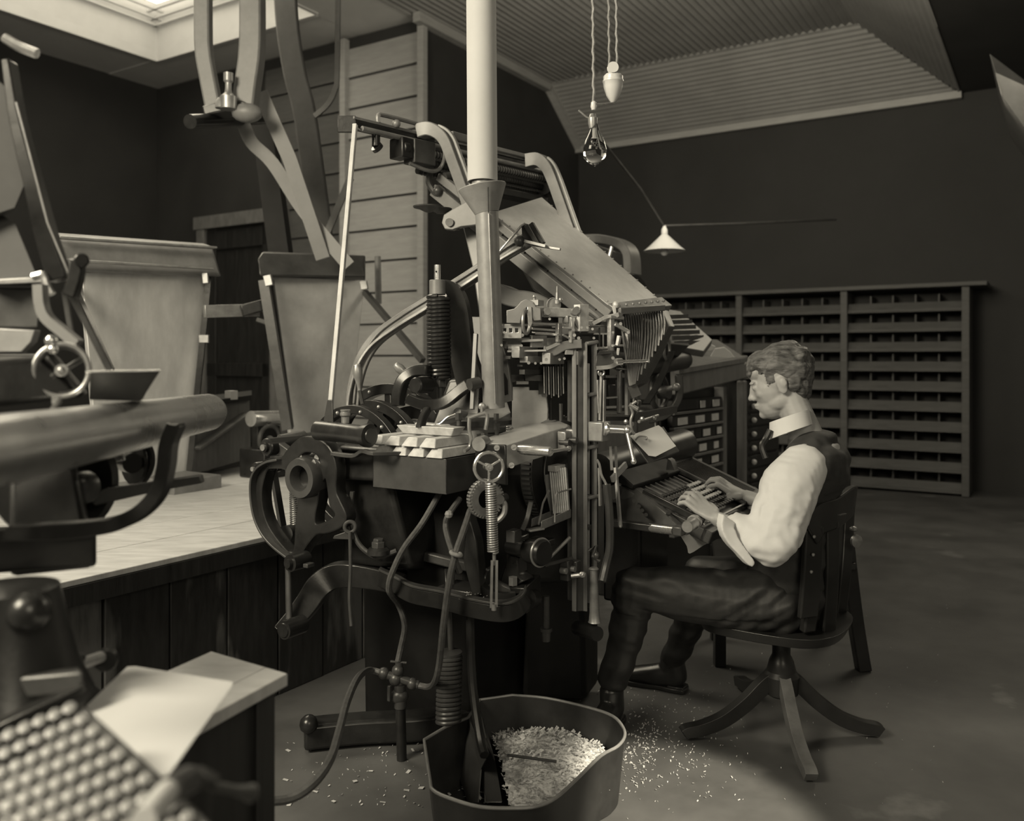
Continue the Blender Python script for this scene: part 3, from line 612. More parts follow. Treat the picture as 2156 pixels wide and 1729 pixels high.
# --- galley of slugs
fin('galley_rail', G().hexa([D(1138, 1117, 2.5), D(1202, 1090, 2.62), D(1202, 1090, 2.63), D(1138, 1117, 2.51)], [D(1140, 1097, 2.5), D(1202, 1072, 2.62), D(1202, 1072, 2.63), D(1140, 1097, 2.51)]), DSTEEL, M, bev=.002)
fin('galley_rail', G().hexa([D(1118, 1110, 2.55), D(1180, 1085, 2.68), D(1180, 1085, 2.69), D(1118, 1110, 2.56)], [D(1120, 1092, 2.55), D(1180, 1068, 2.68), D(1180, 1068, 2.69), D(1120, 1092, 2.56)]), GREYP, M, bev=.002)
fin('galley_lip', G().bar(D(1112, 1117, 2.5), D(1142, 1112, 2.52), .03, .005), DSTEEL, M, bev=.001)
fin('galley_guard', G().prism([D(1146,1000,2.66), D(1157,998,2.66), D(1164,1015,2.66), D(1170,1085,2.64), D(1160,1090,2.64), D(1150,1040,2.66)], U*.01), GREYP, M, bev=.002)
sl0 = None
for k in range(8):
    d_ = 2.66; p = D(1163+k*4.6, 0, d_); a_, b_ = D(1160+k*4.4, 990-k*.7, d_), D(1168+k*4.2, 1082-k*.5, d_-.03)
    fin('type_slug', G().bar(a_, b_, .0048, .03, V((.2,1,0))), LEAD, M)
fin('slug_head', G().box(D(1172, 985, 2.66), (.06, .03, .018)), LEAD, M, bev=.002)
fin('galley_wire', G().tube(cat([D(1202, 1030, 2.58), D(1180, 1036, 2.55), D(1170, 1045, 2.54), D(1168, 1100, 2.53)], 5), .0028), DSTEEL, M)
fin('galley_wire', G().tube([D(1156, 1033, 2.6), D(1143, 1060, 2.56), D(1134, 1105, 2.52)], .003), DSTEEL, M)
fin('ejector_lever', G().flat(cat([D(1118, 1055, 2.52), D(1110, 1090, 2.5), D(1100, 1115, 2.5)], 4), .02, .014, V((0,1,0))).box(D(1082, 1128, 2.5), (.04, .03, .035)), IRON2, M, bev=.002)
# --- lower drum and pedestal
pd, pe = D(1075, 1150, 2.6), D(1145, 1165, 2.5)
fin('clutch_drum', G().lathe(pd, pe-pd, [(0,.02),(0,.026),(.07,.026),(.075,.034),(.085,.038),(.135,.038),(.142,.034),(.142,.01)], 28), IRON, M)
fin('drum_strap', G().torus(pe-(pe-pd).normalized()*.012, pe-pd, .040, .004, 30), DSTEEL, M)
fin('drum_cap', G().box(D(1135, 1142, 2.56), (.08, .07, .02)), IRON, M, bev=.004)
fin('pedestal', G().flat([D(1092, 1130, 2.66), D(1088, 1180, 2.6), D(1082, 1215, 2.56), D(1084, 1235, 2.54)], .06, [.05, .05, .07, .12], U), IRON, M, bev=.006)
fin('pedestal_foot', G().prism([D(1062,1236,2.50), D(1105,1238,2.46), D(1108,1295,2.46), D(1098,1252,2.47), D(1062,1248,2.50)], V((.05,.15,0))), IRON, M, bev=.004)
fin('pedestal_nut', G().hextube(D(1080, 1232, 2.5), D(1080, 1215, 2.5), .014), DSTEEL, M)
fin('pedestal_boss', G().cyl(D(1108, 1262, 2.5), D(1120, 1260, 2.56), .03), IRON, M)
# --- base yoke: curved lower frame
fr = cat([D(800, 1215, 2.7), D(835, 1232, 2.62), D(870, 1250, 2.56), D(930, 1262, 2.5), D(1000, 1280, 2.42), D(1060, 1288, 2.38), D(1095, 1275, 2.40), D(1108, 1255, 2.46)], 6)
fin('lower_frame', G().flat(fr, .05, .045, V((0,1,0))), IRON, M, bev=.006)
fin('frame_flange', G().flat([p+ZZ*.028+V((0,-.01,0)) for p in fr], .035, .008, V((0,1,0))), IRON2, M, bev=.003)
fr2 = cat([D(845, 1160, 2.75), D(900, 1172, 2.72), D(950, 1185, 2.68), D(1000, 1198, 2.62), D(1050, 1235, 2.52), D(1085, 1250, 2.5)], 6)
fin('inner_frame', G().flat(fr2, .03, .03, V((0,1,0))), IRON2, M, bev=.005)
fin('frame_pad', G().box(D(975, 1240, 2.55), (.10, .12, .02)), IRON, M, bev=.004)
fin('curved_web', G().flat(cat([D(1040, 1205, 2.5), D(1020, 1220, 2.48), D(1018, 1245, 2.46), D(1050, 1262, 2.42), D(1085, 1262, 2.42)], 5), .04, .02, ZZ), IRON, M, bev=.004)
fin('frame_post', G().bar(D(945, 1200, 2.6), D(948, 1260, 2.55), .03, .03), IRON, M, bev=.004)
fin('blade_lever', G().prism([D(985,1080,2.5), D(1003,1140,2.48), D(1012,1250,2.44), D(995,1262,2.44), D(975,1180,2.5)], V((.02,.03,0))), IRON, M, bev=.003)
g = G()
for k in range(140):
    x_ = random.choice([random.uniform(975, 1065)]*3+[random.uniform(930, 1085)]); y_ = 1262+random.uniform(-14, 8)+(x_-1000)*.12
    p = D(x_, y_, 2.44+random.uniform(-.02, .03)); p.z = max(p.z, 0); r = random.uniform(.002, .005)
    g.prism([p, p+V((r, r*.3, .001)), p+V((r*.4, r, r*.4))], ZZ*.0008)
fin('metal_crumbs', g, LEAD, M, kind='stuff')
# rear leg arm with boss and rod
lg = cat([D(598, 1328, 2.62), D(625, 1300, 2.66), D(650, 1268, 2.7), D(675, 1232, 2.74), D(705, 1212, 2.76), D(745, 1210, 2.76), D(800, 1218, 2.72), D(850, 1232, 2.66)], 6)
fin('rear_leg', G().flat(lg, [.05]*len(lg), [.055+.025*math.sin(math.pi*i/(len(lg)-1)) for i in range(len(lg))], V((.2,1,0))), IRON, M, bev=.012)
fin('leg_boss', G().lathe(D(595, 1328, 2.56), U, [(0,.014),(0,.020),(.004,.022),(.004,.028),(.08,.028),(.085,.02)], 24), IRON, M)
fin('leg_rod', G().cyl(D(609, 1310, 2.62), D(607, 1195, 2.66), .010), IRON2, M)
fin('rod_head', G().lathe(D(604, 1188, 2.6), U, [(0,.008),(0,.013),(.012,.015),(.012,.026),(.08,.026)], 20), IRON, M)
fin('small_latch', G().box(D(650, 1190, 2.62), (.03, .02, .012)), IRON2, M, bev=.002)
# --- pedestal body, base and feet (dark)
fin('base_column', G().hexa([D(765, 1530, 3.05), D(985, 1545, 2.9), D(1190, 1475, 3.25), D(930, 1460, 3.4)], [D(760, 1200, 3.0), D(985, 1215, 2.8), D(1200, 1190, 3.1), D(930, 1180, 3.3)]), DBLACK, M, bev=.02)
fin('front_column', G().hexa([D(1100, 1470, 2.95), D(1235, 1475, 3.05), D(1260, 1440, 3.3), D(1110, 1440, 3.3)], [D(1112, 1180, 2.8), D(1225, 1180, 2.9), D(1260, 1180, 3.2), D(1110, 1180, 3.2)]), DBLACK, M, bev=.02)
fin('column_body', G().hexa([D(1010, 1230, 2.8), D(1200, 1230, 2.8), D(1262, 1190, 3.2), D(1010, 1190, 3.2)], [D(1010, 990, 2.8), D(1200, 985, 2.85), D(1262, 900, 3.2), D(1010, 900, 3.2)]), DBLACK, M, bev=.02)
fin('base_foot', G().flat(cat([Zp(640, 1545, .05), Zp(760, 1533, .05), Zp(900, 1525, .05), Zp(1010, 1500, .05)], 4), .08, .09, ZZ), IRON, M, bev=.01)
fin('foot_bolt', G().sph(Zp(650, 1525, .10), .03, 12), IRON, M)
fin('under_plate', G().box(D(1010, 1100, 2.95), (.5, .25, .4)), DBLACK, M, bev=.02)
# pot-leg spring at the floor
fin('rod_guide', G().cyl(D(950, 1380, 2.6), D(946, 1270, 2.58), .009), IRON2, M)
fin('pot_spring', G().spring(D(944, 1520, 2.55), D(947, 1380, 2.58), .033, .0065, 15, 18, 8), IRON2, M, label='barrel-shaped dark coil spring near the floor')
fin('spring_cup', G().lathe(D(947, 1378, 2.58), ZZ, [(0,.036),(.008,.037),(.010,.02)], 24), IRON2, M)
fin('spring_pin', G().cyl(D(944, 1528, 2.56), D(947, 1378, 2.58), .018), IRON, M)
fin('pot_leg', G().tube(cat([D(990, 1290, 2.48), D(993, 1400, 2.46), D(1000, 1480, 2.42), D(1012, 1560, 2.36), D(1020, 1590, 2.32)], 5), .013), IRON, M)
# ================= MACHINE TOP: MAGAZINE, DISTRIBUTOR, ASSEMBLER, KEYBOARD =================
# magazine slab (lower front edge B, upper rear edge A)
Bl, Br = D(1288, 655, 2.80), D(1392, 642, 3.12)
Al, Ar = D(1028, 455, 3.10), D(1138, 420, 3.42)
nn = (Br-Bl).cross(Al-Bl).normalized(); nn = nn if nn.z > 0 else -nn
def mg(u_, v_, w_=0): return (Bl*(1-u_)+Br*u_)*(1-v_)+(Al*(1-u_)+Ar*u_)*v_+nn*w_
fin('magazine', G().hexa([mg(0,0,-.02), mg(1,0,-.02), mg(1,1,-.02), mg(0,1,-.02)], [mg(0,0,.012), mg(1,0,.012), mg(1,1,.012), mg(0,1,.012)]), BRASS, M, bev=.004, label='pale mottled sloping magazine plate')
fin('magazine_front_bar', G().hexa([mg(-.04,-.05,-.02), mg(1.04,-.05,-.02), mg(1.04,.03,-.02), mg(-.04,.03,-.02)], [mg(-.04,-.05,.022), mg(1.04,-.05,.022), mg(1.04,.03,.02), mg(-.04,.03,.02)]), DSTEEL, M, bev=.004)
g = G()
for k in range(8): g.sph(mg(.05+.13*k, -.01, .024), .005, 8)
for k in range(14): g.sph(mg(.98, .06+.065*k, .014), .004, 8); g.sph(mg(.03, .06+.065*k, .014), .003, 8)
fin('magazine_rivets', g, DSTEEL, M, kind='stuff')
# side rails running from the assembler up and back past the pipe
ra, rb = D(1286, 662, 2.76), D(925, 372, 3.12)
fin('magazine_rail', G().bar(ra, rb, .025, .030, nn), GREYP, M, bev=.003)
dn = V((0, 0, -1))
ra2, rb2 = D(1262, 680, 2.76), D(915, 400, 3.12)
fin('lower_rail', G().bar(ra2, rb2, .03, .046, nn), GREYP, M, bev=.003)
for k in range(7):
    a_ = ra.lerp(rb, .06+.13*k); b_ = ra.lerp(rb, .15+.13*k)
    fin('rail_slot', G().bar(a_-nn*.020+V((-.004,-.016,0)), b_-nn*.020+V((-.004,-.016,0)), .008, .008, nn), IRON, M)
fin('rail_pivot_plate', prof([D(a_, b_, 2.98) for a_, b_ in ((938,455),(950,448),(985,430),(1040,445),(1048,470),(1000,476),(975,478),(955,484),(940,482),(934,470))], [], V((.2,1,0)).normalized()*.03), GREYP, M)
fin('pivot_pin', G().cyl(D(946, 468, 2.95), D(946, 468, 2.98), .014), DSTEEL, M)
fin('support_leg', G().flat([D(990, 470, 3.06), D(1012, 560, 3.0), D(1030, 690, 2.95)], .04, .05, V((.2,1,0))), GREYP, M, bev=.004)
for (x_, y_) in ((962, 484), (972, 480)): fin('plate_bolt', G().cyl(D(x_, y_, 2.98), D(x_, y_-6, 2.98), .010), IRON, M)
fin('small_dish', G().lathe(D(902, 447, 3.0), ZZ, [(0,.01),(.012,.035),(.016,.052),(.020,.054),(.018,.045),(.010,.03)], 24), DTIN, M)
fin('dish_arm', G().lathe(D(928, 450, 3.02), ZZ, [(0,.01),(.010,.03),(.016,.04),(.018,.04)], 20).bar(D(920, 446, 3.02), D(960, 448, 3.04), .02, .012), DTIN, M)
# distributor beam
da, db = D(738, 262, 2.86), D(1150, 360, 3.62)
dv = (db-da).normalized(); ds_ = dv.cross(ZZ).normalized()
def db_(k, y=0, z=0): return da.lerp(db, k)+ds_*y+ZZ*z
fin('distributor_beam', G().bar(db_(0), db_(1), .05, .022), IRON, M, bev=.003)
fin('beam_top_rail', G().bar(db_(-.005, .02, .018), db_(.98, .02, .018), .012, .010).bar(db_(0, -.02, .016), db_(.95, -.02, .016), .008, .008), GREYP, M, bev=.002)
fin('distributor_screw', G().cyl(db_(.02, .035, -.016), db_(.98, .035, -.016), .009), DSTEEL, M)
for k, zz in enumerate((-.045, -.075, -.105)):
    fin('distributor_screw', G().cyl(db_(.30, .03-.02*k, zz), db_(.95, .03-.02*k, zz), .013), (DSTEEL, IRON2, IRON)[k], M)
    fin('screw_thread', G().spring(db_(.31, .03-.02*k, zz), db_(.94, .03-.02*k, zz), .013, .0028, 44, 8, 4), IRON2, M)
fin('distributor_bar', G().bar(db_(.42, 0, -.13), db_(.97, 0, -.13), .07, .03), IRON, M, bev=.004)
fin('beam_handle', G().tube(cat([db_(.10, .02, .022), db_(.10, .02, .045), db_(.13, .02, .052), db_(.32, .02, .050), db_(.36, .02, .04)], 5), .008), GREYP, M)
fin('beam_knob', G().sph(db_(.17, .03, .03), .015, 12).sph(db_(.34, .02, .05), .02, 12, (1.4, 1, .7)), GREYP, M)
fin('beam_end_plate', G().bar(db_(-.015, 0, .025), db_(-.015, 0, -.03), .012, .06), IRON, M, bev=.002)
fin('clutch_knob', G().cyl(db_(.09, .02, -.02), db_(.09, .02, -.06), .014).cyl(db_(.09, .02, -.06), db_(.10, .02, -.068), .02), IRON, M)
fin('distributor_box', G().box(db_(.275, .03, -.055), (.10, .06, .085), (dv, ds_, ZZ)), DTIN, M, bev=.004)
fin('box_side', G().box(db_(.20, .02, -.05), (.05, .07, .07), (dv, ds_, ZZ)).cyl(db_(.185, .04, -.05), db_(.21, .04, -.05), .022), IRON, M, bev=.004)
fin('box_yoke', G().tube(cat([db_(.33, .05, 0), db_(.36, .06, -.01), db_(.365, .06, -.06), db_(.35, .05, -.10), db_(.30, .05, -.115), db_(.22, .04, -.10)], 5), .007), DSTEEL, M)
fin('beam_cam', G().lathe(db_(.97, .03, -.06), dv, [(-.02,.02),(-.02,.05),(.02,.055),(.04,.04)], 22), IRON, M)
fin('beam_cover', G().bar(db_(.56, .0, .03), db_(.86, 0, .03), .07, .018), GREYP, M, bev=.004)
fin('tail_bracket', G().tube(cat([D(905, 365, 3.12), D(903, 385, 3.11), D(915, 405, 3.1), D(928, 410, 3.1)], 4), .012).sph(D(922, 402, 3.08), .018, 10).cyl(D(935, 374, 3.1), D(950, 372, 3.12), .018), IRON2, M)
# curved yokes
for pts, d1, d2 in (([(884,278),(905,273),(925,280),(942,298),(955,330),(975,385),(990,430)], 3.06, 3.02), ([(1112,340),(1135,337),(1152,350),(1165,375),(1185,430),(1208,495),(1215,510)], 3.45, 3.30)):
    P_ = cat([D(a_, b_, d1+(d2-d1)*i/6) for i, (a_, b_) in enumerate(pts)], 6); nP = len(P_)
    fin('curved_yoke', G().flat(P_, .05, [.055-.012*min(1, i/14) for i in range(nP)], V((.55, .83, 0))), GREYP, M, bev=.005)
    fin('yoke_flange', G().flat([p+V((.022, -.02, .010)) for p in P_[8:]], .014, .010, V((.55,.83,0))), GALV, M, bev=.002)
fin('yoke_tie', G().bar(D(950, 285, 3.08), D(990, 296, 3.14), .02, .03), GREYP, M, bev=.003)
# dark guard behind the magazine + lower curved casting
fin('magazine_guard', G().prism([D(1100,540,3.1), D(1180,600,3.05), D(1262,678,2.95), D(1180,655,3.0), D(1120,610,3.05), D(1095,565,3.1)], V((.1,.2,0))), IRON, M, bev=.01)
crv = cat([D(1055, 598, 2.98), D(1090, 612, 2.98), D(1130, 618, 2.97), D(1165, 635, 2.96), D(1190, 665, 2.95), D(1196, 690, 2.95)], 5)
fin('curved_casting', G().flat([p-ZZ*.03 for p in crv], .16, [.06]*len(crv), V((.3,1,0))), GREYP, M, bev=.015)
# --- assembler / delivery channel block (many small bright parts)
A = 2.62
def bx(name, x1, y1, x2, y2, d, th, m, bev=.0015, lab=None):
    p1, p2 = D(x1, y1, d), D(x2, y2, d); p = (p1+p2)/2
    sk = V((.55, .45, 0)).normalized()
    return fin(name, G().hexa([D(x1, y2, d), D(x2, y2, d+.02), D(x2, y2, d+.02)+W*th, D(x1, y2, d)+W*th], [D(x1, y1, d), D(x2, y1, d+.02), D(x2, y1, d+.02)+W*th, D(x1, y1, d)+W*th]), m, M, bev=bev, label=lab)
bx('channel_base', 1048, 682, 1180, 687, A, .05, DSTEEL)
bx('channel_base', 1050, 711, 1118, 718, A+.02, .05, GREYP)
g = prof([D(a_, b_, 2.63) for a_, b_ in ((1050,684),(1100,684),(1100,712),(1050,712))], [[D(a_, b_, 2.63) for a_, b_ in ((x0,691),(x0+8,691),(x0+8,701),(x0,701))] for x0 in (1060, 1073, 1086)], V((.2,1,0)).normalized()*.012, .001)
fin('pierced_plate', g, DSTEEL, M)
pr = [(1069,679),(1069,655),(1084,652),(1092,646),(1100,637),(1110,632),(1121,636),(1130,648),(1140,652),(1141,674),(1128,675),(1122,664),(1114,645),(1105,652),(1099,668),(1096,680)]
fin('arched_bracket', prof([D(a_, b_, 2.60) for a_, b_ in pr], [], V((.2,1,0)).normalized()*.02, .002), GREYP, M)
fin('bracket_pad', G().box(D(1130, 638, 2.6), (.035, .03, .016)).cyl(D(1125, 634, 2.6), D(1125, 626, 2.6), .004).sph(D(1125, 625, 2.6), .006, 8), DSTEEL, M)
fin('finger_ring', G().torus(D(1108, 678, 2.57), V((1,-.4,0)), .028, .005, 30, 8, 1.25), DSTEEL, M)
fin('finger_blade', G().prism([D(1110,646,2.57), D(1119,646,2.57), D(1121,680,2.57), D(1116,692,2.57), D(1111,680,2.57)], V((.005,.02,0))), STEEL, M, bev=.001)
fin('transfer_carriage', G().bar(D(1140, 657, 2.62), D(1212, 660, 2.68), .03, .028), LEAD, M, bev=.002)
for x_ in (1149, 1206): fin('carriage_knob', G().lathe(D(x_, 657, 2.60), V((.3,-1,0)), [(0,.010),(.012,.013),(.02,.010)], 16), DSTEEL, M)
fin('carriage_rail', G().bar(D(1118, 681, 2.6), D(1190, 684, 2.66), .012, .008).bar(D(1118, 692, 2.6), D(1180, 697, 2.66), .012, .007), STEEL, M, bev=.001)
fin('carriage_rail', G().bar(D(1128, 702, 2.6), D(1176, 705, 2.64), .01, .006), STEEL, M)
bx('upright_post', 1176, 680, 1184, 720, 2.63, .012, STEEL)
bx('upright_post', 1204, 668, 1211, 722, 2.64, .012, STEEL)
bx('upright_post', 1196, 665, 1204, 680, 2.64, .02, DSTEEL)
bx('square_block', 1221, 641, 1240, 698, 2.66, .022, LEAD)
bx('block_dark_plate', 1140, 668, 1176, 680, 2.67, .03, IRON)  # dark iron plate below the carriage
bx('carriage_frame', 1150, 661, 1212, 666, 2.66, .02, STEEL)
bx('cross_rail', 1206, 672, 1286, 678, 2.72, .012, STEEL)
bx('cross_rail', 1240, 684, 1284, 688, 2.74, .012, STEEL)
bx('engraved_plate', 1240, 688, 1278, 702, 2.73, .006, DSTEEL)
bx('engraved_plate', 1120, 706, 1152, 732, 2.65, .008, DSTEEL)
bx('bright_pad', 1067, 717, 1098, 734, 2.68, .01, LEAD)
bx('bright_pad', 1152, 712, 1174, 730, 2.68, .01, LEAD)
bx('dark_box', 1100, 690, 1176, 736, 2.76, .05, IRON)
bx('dark_box', 1210, 704, 1284, 800, 2.84, .06, IRON)
bx('side_block', 1210, 708, 1250, 738, 2.74, .03, IRON2)
fin('eccentric_ring', G().torus(D(1166, 642, 2.7), V((.2,-1,0)), .022, .002, 30, 6).cyl(D(1166, 642, 2.7), D(1166, 642, 2.715), .022), DSTEEL, M)
fin('oiler', G().lathe(D(1173, 640, 2.68), ZZ, [(0,.010),(.012,.010),(.014,.006),(.035,.005),(.036,.003),(.055,.0025)], 14).sph(D(1180, 632, 2.68), .008, 8), DSTEEL, M)
fin('bent_arm', G().flat([D(1248, 682, 2.70), D(1275, 668, 2.72), D(1295, 663, 2.74), D(1292, 645, 2.74)], .014, .012, V((0,1,0))).sph(D(1297, 642, 2.74), .012, 10), LEAD, M, bev=.001)
fin('bent_arm', G().flat([D(1290, 668, 2.73), D(1302, 662, 2.73), D(1310, 665, 2.74)], .014, .014, V((0,1,0))).cyl(D(1285, 668, 2.72), D(1312, 670, 2.74), .006), DSTEEL, M)
bx('frame_post', 1286, 668, 1294, 762, 2.72, .014, STEEL)
bx('frame_post', 1322, 700, 1327, 875, 2.74, .012, DSTEEL)
bx('frame_post', 1306, 780, 1310, 870, 2.74, .012, DSTEEL)
fin('frame_diagonal', G().bar(D(1294, 682, 2.72), D(1324, 700, 2.74), .01, .012).bar(D(1292, 745, 2.72), D(1312, 770, 2.74), .01, .02), STEEL, M, bev=.001)
bx('frame_rail', 1294, 725, 1324, 730, 2.73, .01, DSTEEL)
fin('paddle', G().bar(D(1304, 707, 2.70), D(1300, 728, 2.70), .010, .014, U).bar(D(1302, 733, 2.70), D(1300, 748, 2.70), .008, .008), LEAD, M, bev=.001)
fin('assembler_box', G().prism([D(1255,748,2.66), D(1290,740,2.68), D(1296,755,2.68), D(1286,775,2.67), D(1252,778,2.66)], V((.05,.08,0))), DTIN, M, bev=.004)
fin('assembler_cap', G().prism([D(1256,748,2.64), D(1262,738,2.66), D(1282,738,2.68), D(1290,745,2.68)], V((.04,.06,0))), IRON2, M, bev=.002)
fin('delivery_rod', G().cyl(D(1306, 762, 2.68), D(1366, 760, 2.74), .0055).cyl(D(1296, 763, 2.67), D(1308, 762, 2.68), .012).cyl(D(1257, 734, 2.68), D(1278, 734, 2.7), .005), STEEL, M)
fin('assembler_slide', G().flat(cat([D(1255, 775, 2.66), D(1285, 772, 2.66), D(1304, 762, 2.68)], 4), .02, .012, V((0,1,0))), DSTEEL, M)
for (x_, y_, r_) in ((1056,727,.004),(1062,700,.004),(1098,728,.004),(1113,764,.005),(1127,765,.004),(1139,765,.004),(1150,757,.005),(1178,757,.004),(1188,755,.004),(1247,693,.004),(1250,712,.004),(1281,697,.004),(1209,706,.005),(1224,690,.004),(1236,690,.004),(1290,700,.004),(1289,728,.004),(1290,754,.005),(1306,682,.005),(1322,700,.005),(1100,706,.005),(1218,712,.005),(1157,672,.004),(1086,660,.005),(1131,668,.004)):
    p = D(x_, y_, 2.60); fin('machine_screw', G().cyl(p, p+V((0,-.008,0)), r_, n=10), STEEL if (x_ % 2) else DSTEEL, M)
for (x1, y1, x2, y2, d_, w_, h_, m_) in ((1120,700,1176,703,2.62,.006,.004,STEEL),(1184,690,1204,691,2.63,.008,.006,STEEL),(1211,678,1222,700,2.66,.006,.006,DSTEEL),(1098,718,1144,716,2.64,.010,.008,MSTEEL),(1068,740,1150,738,2.63,.012,.006,MSTEEL),(1150,735,1178,722,2.64,.012,.010,MSTEEL),(1262,690,1262,730,2.72,.006,.006,IRON2),(1270,704,1270,738,2.72,.005,.006,DSTEEL),(1250,703,1282,703,2.72,.006,.006,STEEL),(1184,705,1205,716,2.64,.008,.006,DSTEEL),(1240,660,1262,676,2.71,.008,.008,DSTEEL),(1216,740,1216,768,2.64,.006,.006,DSTEEL),(1296,775,1320,778,2.73,.008,.006,DSTEEL),(1276,838,1304,836,2.74,.008,.006,DSTEEL),(1276,858,1318,856,2.75,.006,.008,DSTEEL),(1298,800,1300,862,2.78,.006,.006,DSTEEL),(1318,790,1318,862,2.75,.005,.006,DSTEEL),(1105,795,1142,796,2.72,.012,.020,IRON2),(1076,797,1104,797,2.72,.012,.024,IRON2),(1086,806,1112,806,2.71,.012,.010,DSTEEL),(1190,742,1206,742,2.65,.010,.014,MSTEEL)):
    fin('slide_bar', G().bar(D(x1, y1, d_), D(x2, y2, d_+.01), w_, h_), m_, M, bev=.0008)
for k in range(9):
    fin('matrix_strip', G().bar(D(1146+k*5, 772, 2.69+.004*k), D(1147+k*5, 828+(k*7) % 11, 2.69+.004*k), .0022, .012, V((.3,1,0))), (DSTEEL, IRON2)[k % 2], M)
fin('ejector_cylinder', G().cyl(D(1070, 733, 2.66), D(1098, 732, 2.66), .012), LEAD, M)
fin('pulley_small', G().lathe(D(1213, 655, 2.66), V((.3,-1,0)), [(0,.012),(.006,.014),(.012,.008)], 16), DSTEEL, M)
# vertical lever strips under it
for (x1, y1, x2, y2, w_) in ((1267,783,1264,885,.008), (1259,800,1262,870,.006), (1273,800,1272,890,.005)):
    fin('vertical_lever', G().bar(D(x1, y1, 2.68), D(x2, y2, 2.68), w_, .014, U), DSTEEL, M, bev=.001)
fin('guide_rod', G().tube([D(1181, 850, 2.66), D(1181, 885, 2.66), D(1200, 892, 2.7)], .006), IRON2, M)
fin('hanging_ring', G().torus(D(1266, 785, 2.66), V((0,-1,0)), .009, .003, 20, 6), DSTEEL, M)
bx('inner_panel', 1275, 795, 1320, 865, 2.90, .02, IRON2)
bx('inner_panel', 1282, 810, 1296, 860, 2.80, .01, IRON)
bx('belt_rail', 1272, 868, 1326, 872, 2.74, .02, GREYP)
bx('belt_rail', 1276, 790, 1306, 796, 2.74, .012, DSTEEL)
bx('key_rod_frame', 1270, 878, 1340, 886, 2.84, .03, IRON2)
# fan of channel plates (entrance + ribbed triangle)
def fan(k, v_):     # k 0..1 left-right, v_ 0..1 down
    xt, yt, dt = 1306+(1394-1306)*k, 658-6*k, 2.78+.20*k
    xb, yb, dbt = 1330+(1408-1330)*k, 812-125*k, 2.70+.16*k
    return D(xt+(xb-xt)*v_, yt+(yb-yt)*v_, dt+(dbt-dt)*v_)
fo = [fan(0,0), fan(1,0), fan(1,1), D(1400,700,2.83), D(1345,805,2.7), fan(0,1)]
fin('channel_front', G().prism([fan(0,0), fan(1,0), fan(1,1), D(1382,745,2.80), D(1348,808,2.72), D(1330,818,2.70)], V((.03,.05,0))), DTIN, M, bev=.002, label='ribbed triangular channel front')
g0 = None
for k in range(18):
    kk = k/17; a_ = fan(kk, .04); e = D(1328+18*kk+8*kk*kk, 812-8*kk, 2.69+.01*kk); c_ = a_.lerp(e, .35)+V((.022*kk, 0, 0)); 
    e2 = e if kk < .5 else e.lerp(D(1400, 700, 2.80), (kk-.5)*1.9)
    pts_ = cat([a_, c_ if kk < .5 else a_.lerp(e2, .5)+V((.006,0,0)), e2], 5)
    fin('channel_rib', G().flat([p+V((-.004,-.010,0)) for p in pts_], .010, .0022, V((.3,-1,0))), DSTEEL, M)
fin('channel_top_bar', G().bar(D(1302, 655, 2.74), D(1396, 648, 2.96), .02, .022), GREYP, M, bev=.003)
fin('channel_foot', G().bar(D(1330, 812, 2.70), D(1340, 835, 2.7), .02, .03), IRON2, M)
# lower right detail: star wheel, wires, vise locking stud with lever
fin('star_wheel', G().torus(D(1340, 848, 2.72), V((.9,-.4,0)), .032, .004, 28).cyl(D(1338, 848, 2.70), D(1345, 848, 2.73), .01), IRON2, M)
fin('stud_socket', G().box(D(1262, 908, 2.66), (.06, .05, .06)), DSTEEL, M, bev=.004)
fin('locking_stud', G().lathe(D(1272, 903, 2.60), D(1325, 906, 2.60)-D(1272, 903, 2.60), [(0,.02),(.006,.023),(.012,.018),(.016,.014),(.065,.013),(.067,.016),(.075,.016)], 22), STEEL, M)
fin('stud_lever', G().cyl(D(1320, 908, 2.58), D(1334, 970, 2.55), .0065).sph(D(1334, 972, 2.55), .009, 10).sph(D(1321, 906, 2.58), .013, 10), STEEL, M)
fin('bent_wire', G().tube(cat([D(1340, 845, 2.64), D(1328, 855, 2.64), D(1332, 870, 2.64), D(1328, 885, 2.64), D(1330, 905, 2.64), D(1336, 915, 2.64)], 5), .0045).cyl(D(1325, 852, 2.64), D(1342, 862, 2.64), .007), DSTEEL, M)
for x_, y_, d_ in ((1318, 888, 2.66), (1330, 893, 2.66), (1352, 882, 2.72), (1378, 880, 2.8)): fin('thumb_nut', G().sph(D(x_, y_, d_), .008, 8), DSTEEL, M)
fin('thin_shaft', G().cyl(D(1345, 888, 2.74), D(1385, 875, 2.84), .005), DSTEEL, M)
fin('long_belt_bar', G().bar(D(1330, 880, 2.8), D(1420, 862, 3.1), .02, .025), IRON2, M)
fin('key_rods', G().bar(D(1262, 985, 2.62), D(1264, 1065, 2.62), .006, .012, U).bar(D(1285, 940, 2.68), D(1288, 990, 2.68), .006, .008).bar(D(1296, 940, 2.7), D(1298, 990, 2.7), .006, .008), DSTEEL, M)
fin('s_wire', G().tube(cat([D(1256, 968, 2.60), D(1262, 978, 2.6), D(1266, 1000, 2.6), D(1276, 1020, 2.6), D(1280, 1045, 2.6)], 5), .004), STEEL, M)
fin('control_rod', G().tube(cat([D(1277, 1020, 2.6), D(1283, 1080, 2.6), D(1284, 1150, 2.6), D(1276, 1190, 2.6), D(1268, 1225, 2.58)], 5), .0125), IRON2, M)
fin('slender_rod', G().bar(D(1296, 985, 2.66), D(1306, 1108, 2.62), .008, .012, U).sph(D(1306, 1108, 2.62), .006, 8), DSTEEL, M)
fin('forked_link', G().bar(D(1288, 1010, 2.64), D(1318, 978, 2.7), .008, .02), DSTEEL, M)
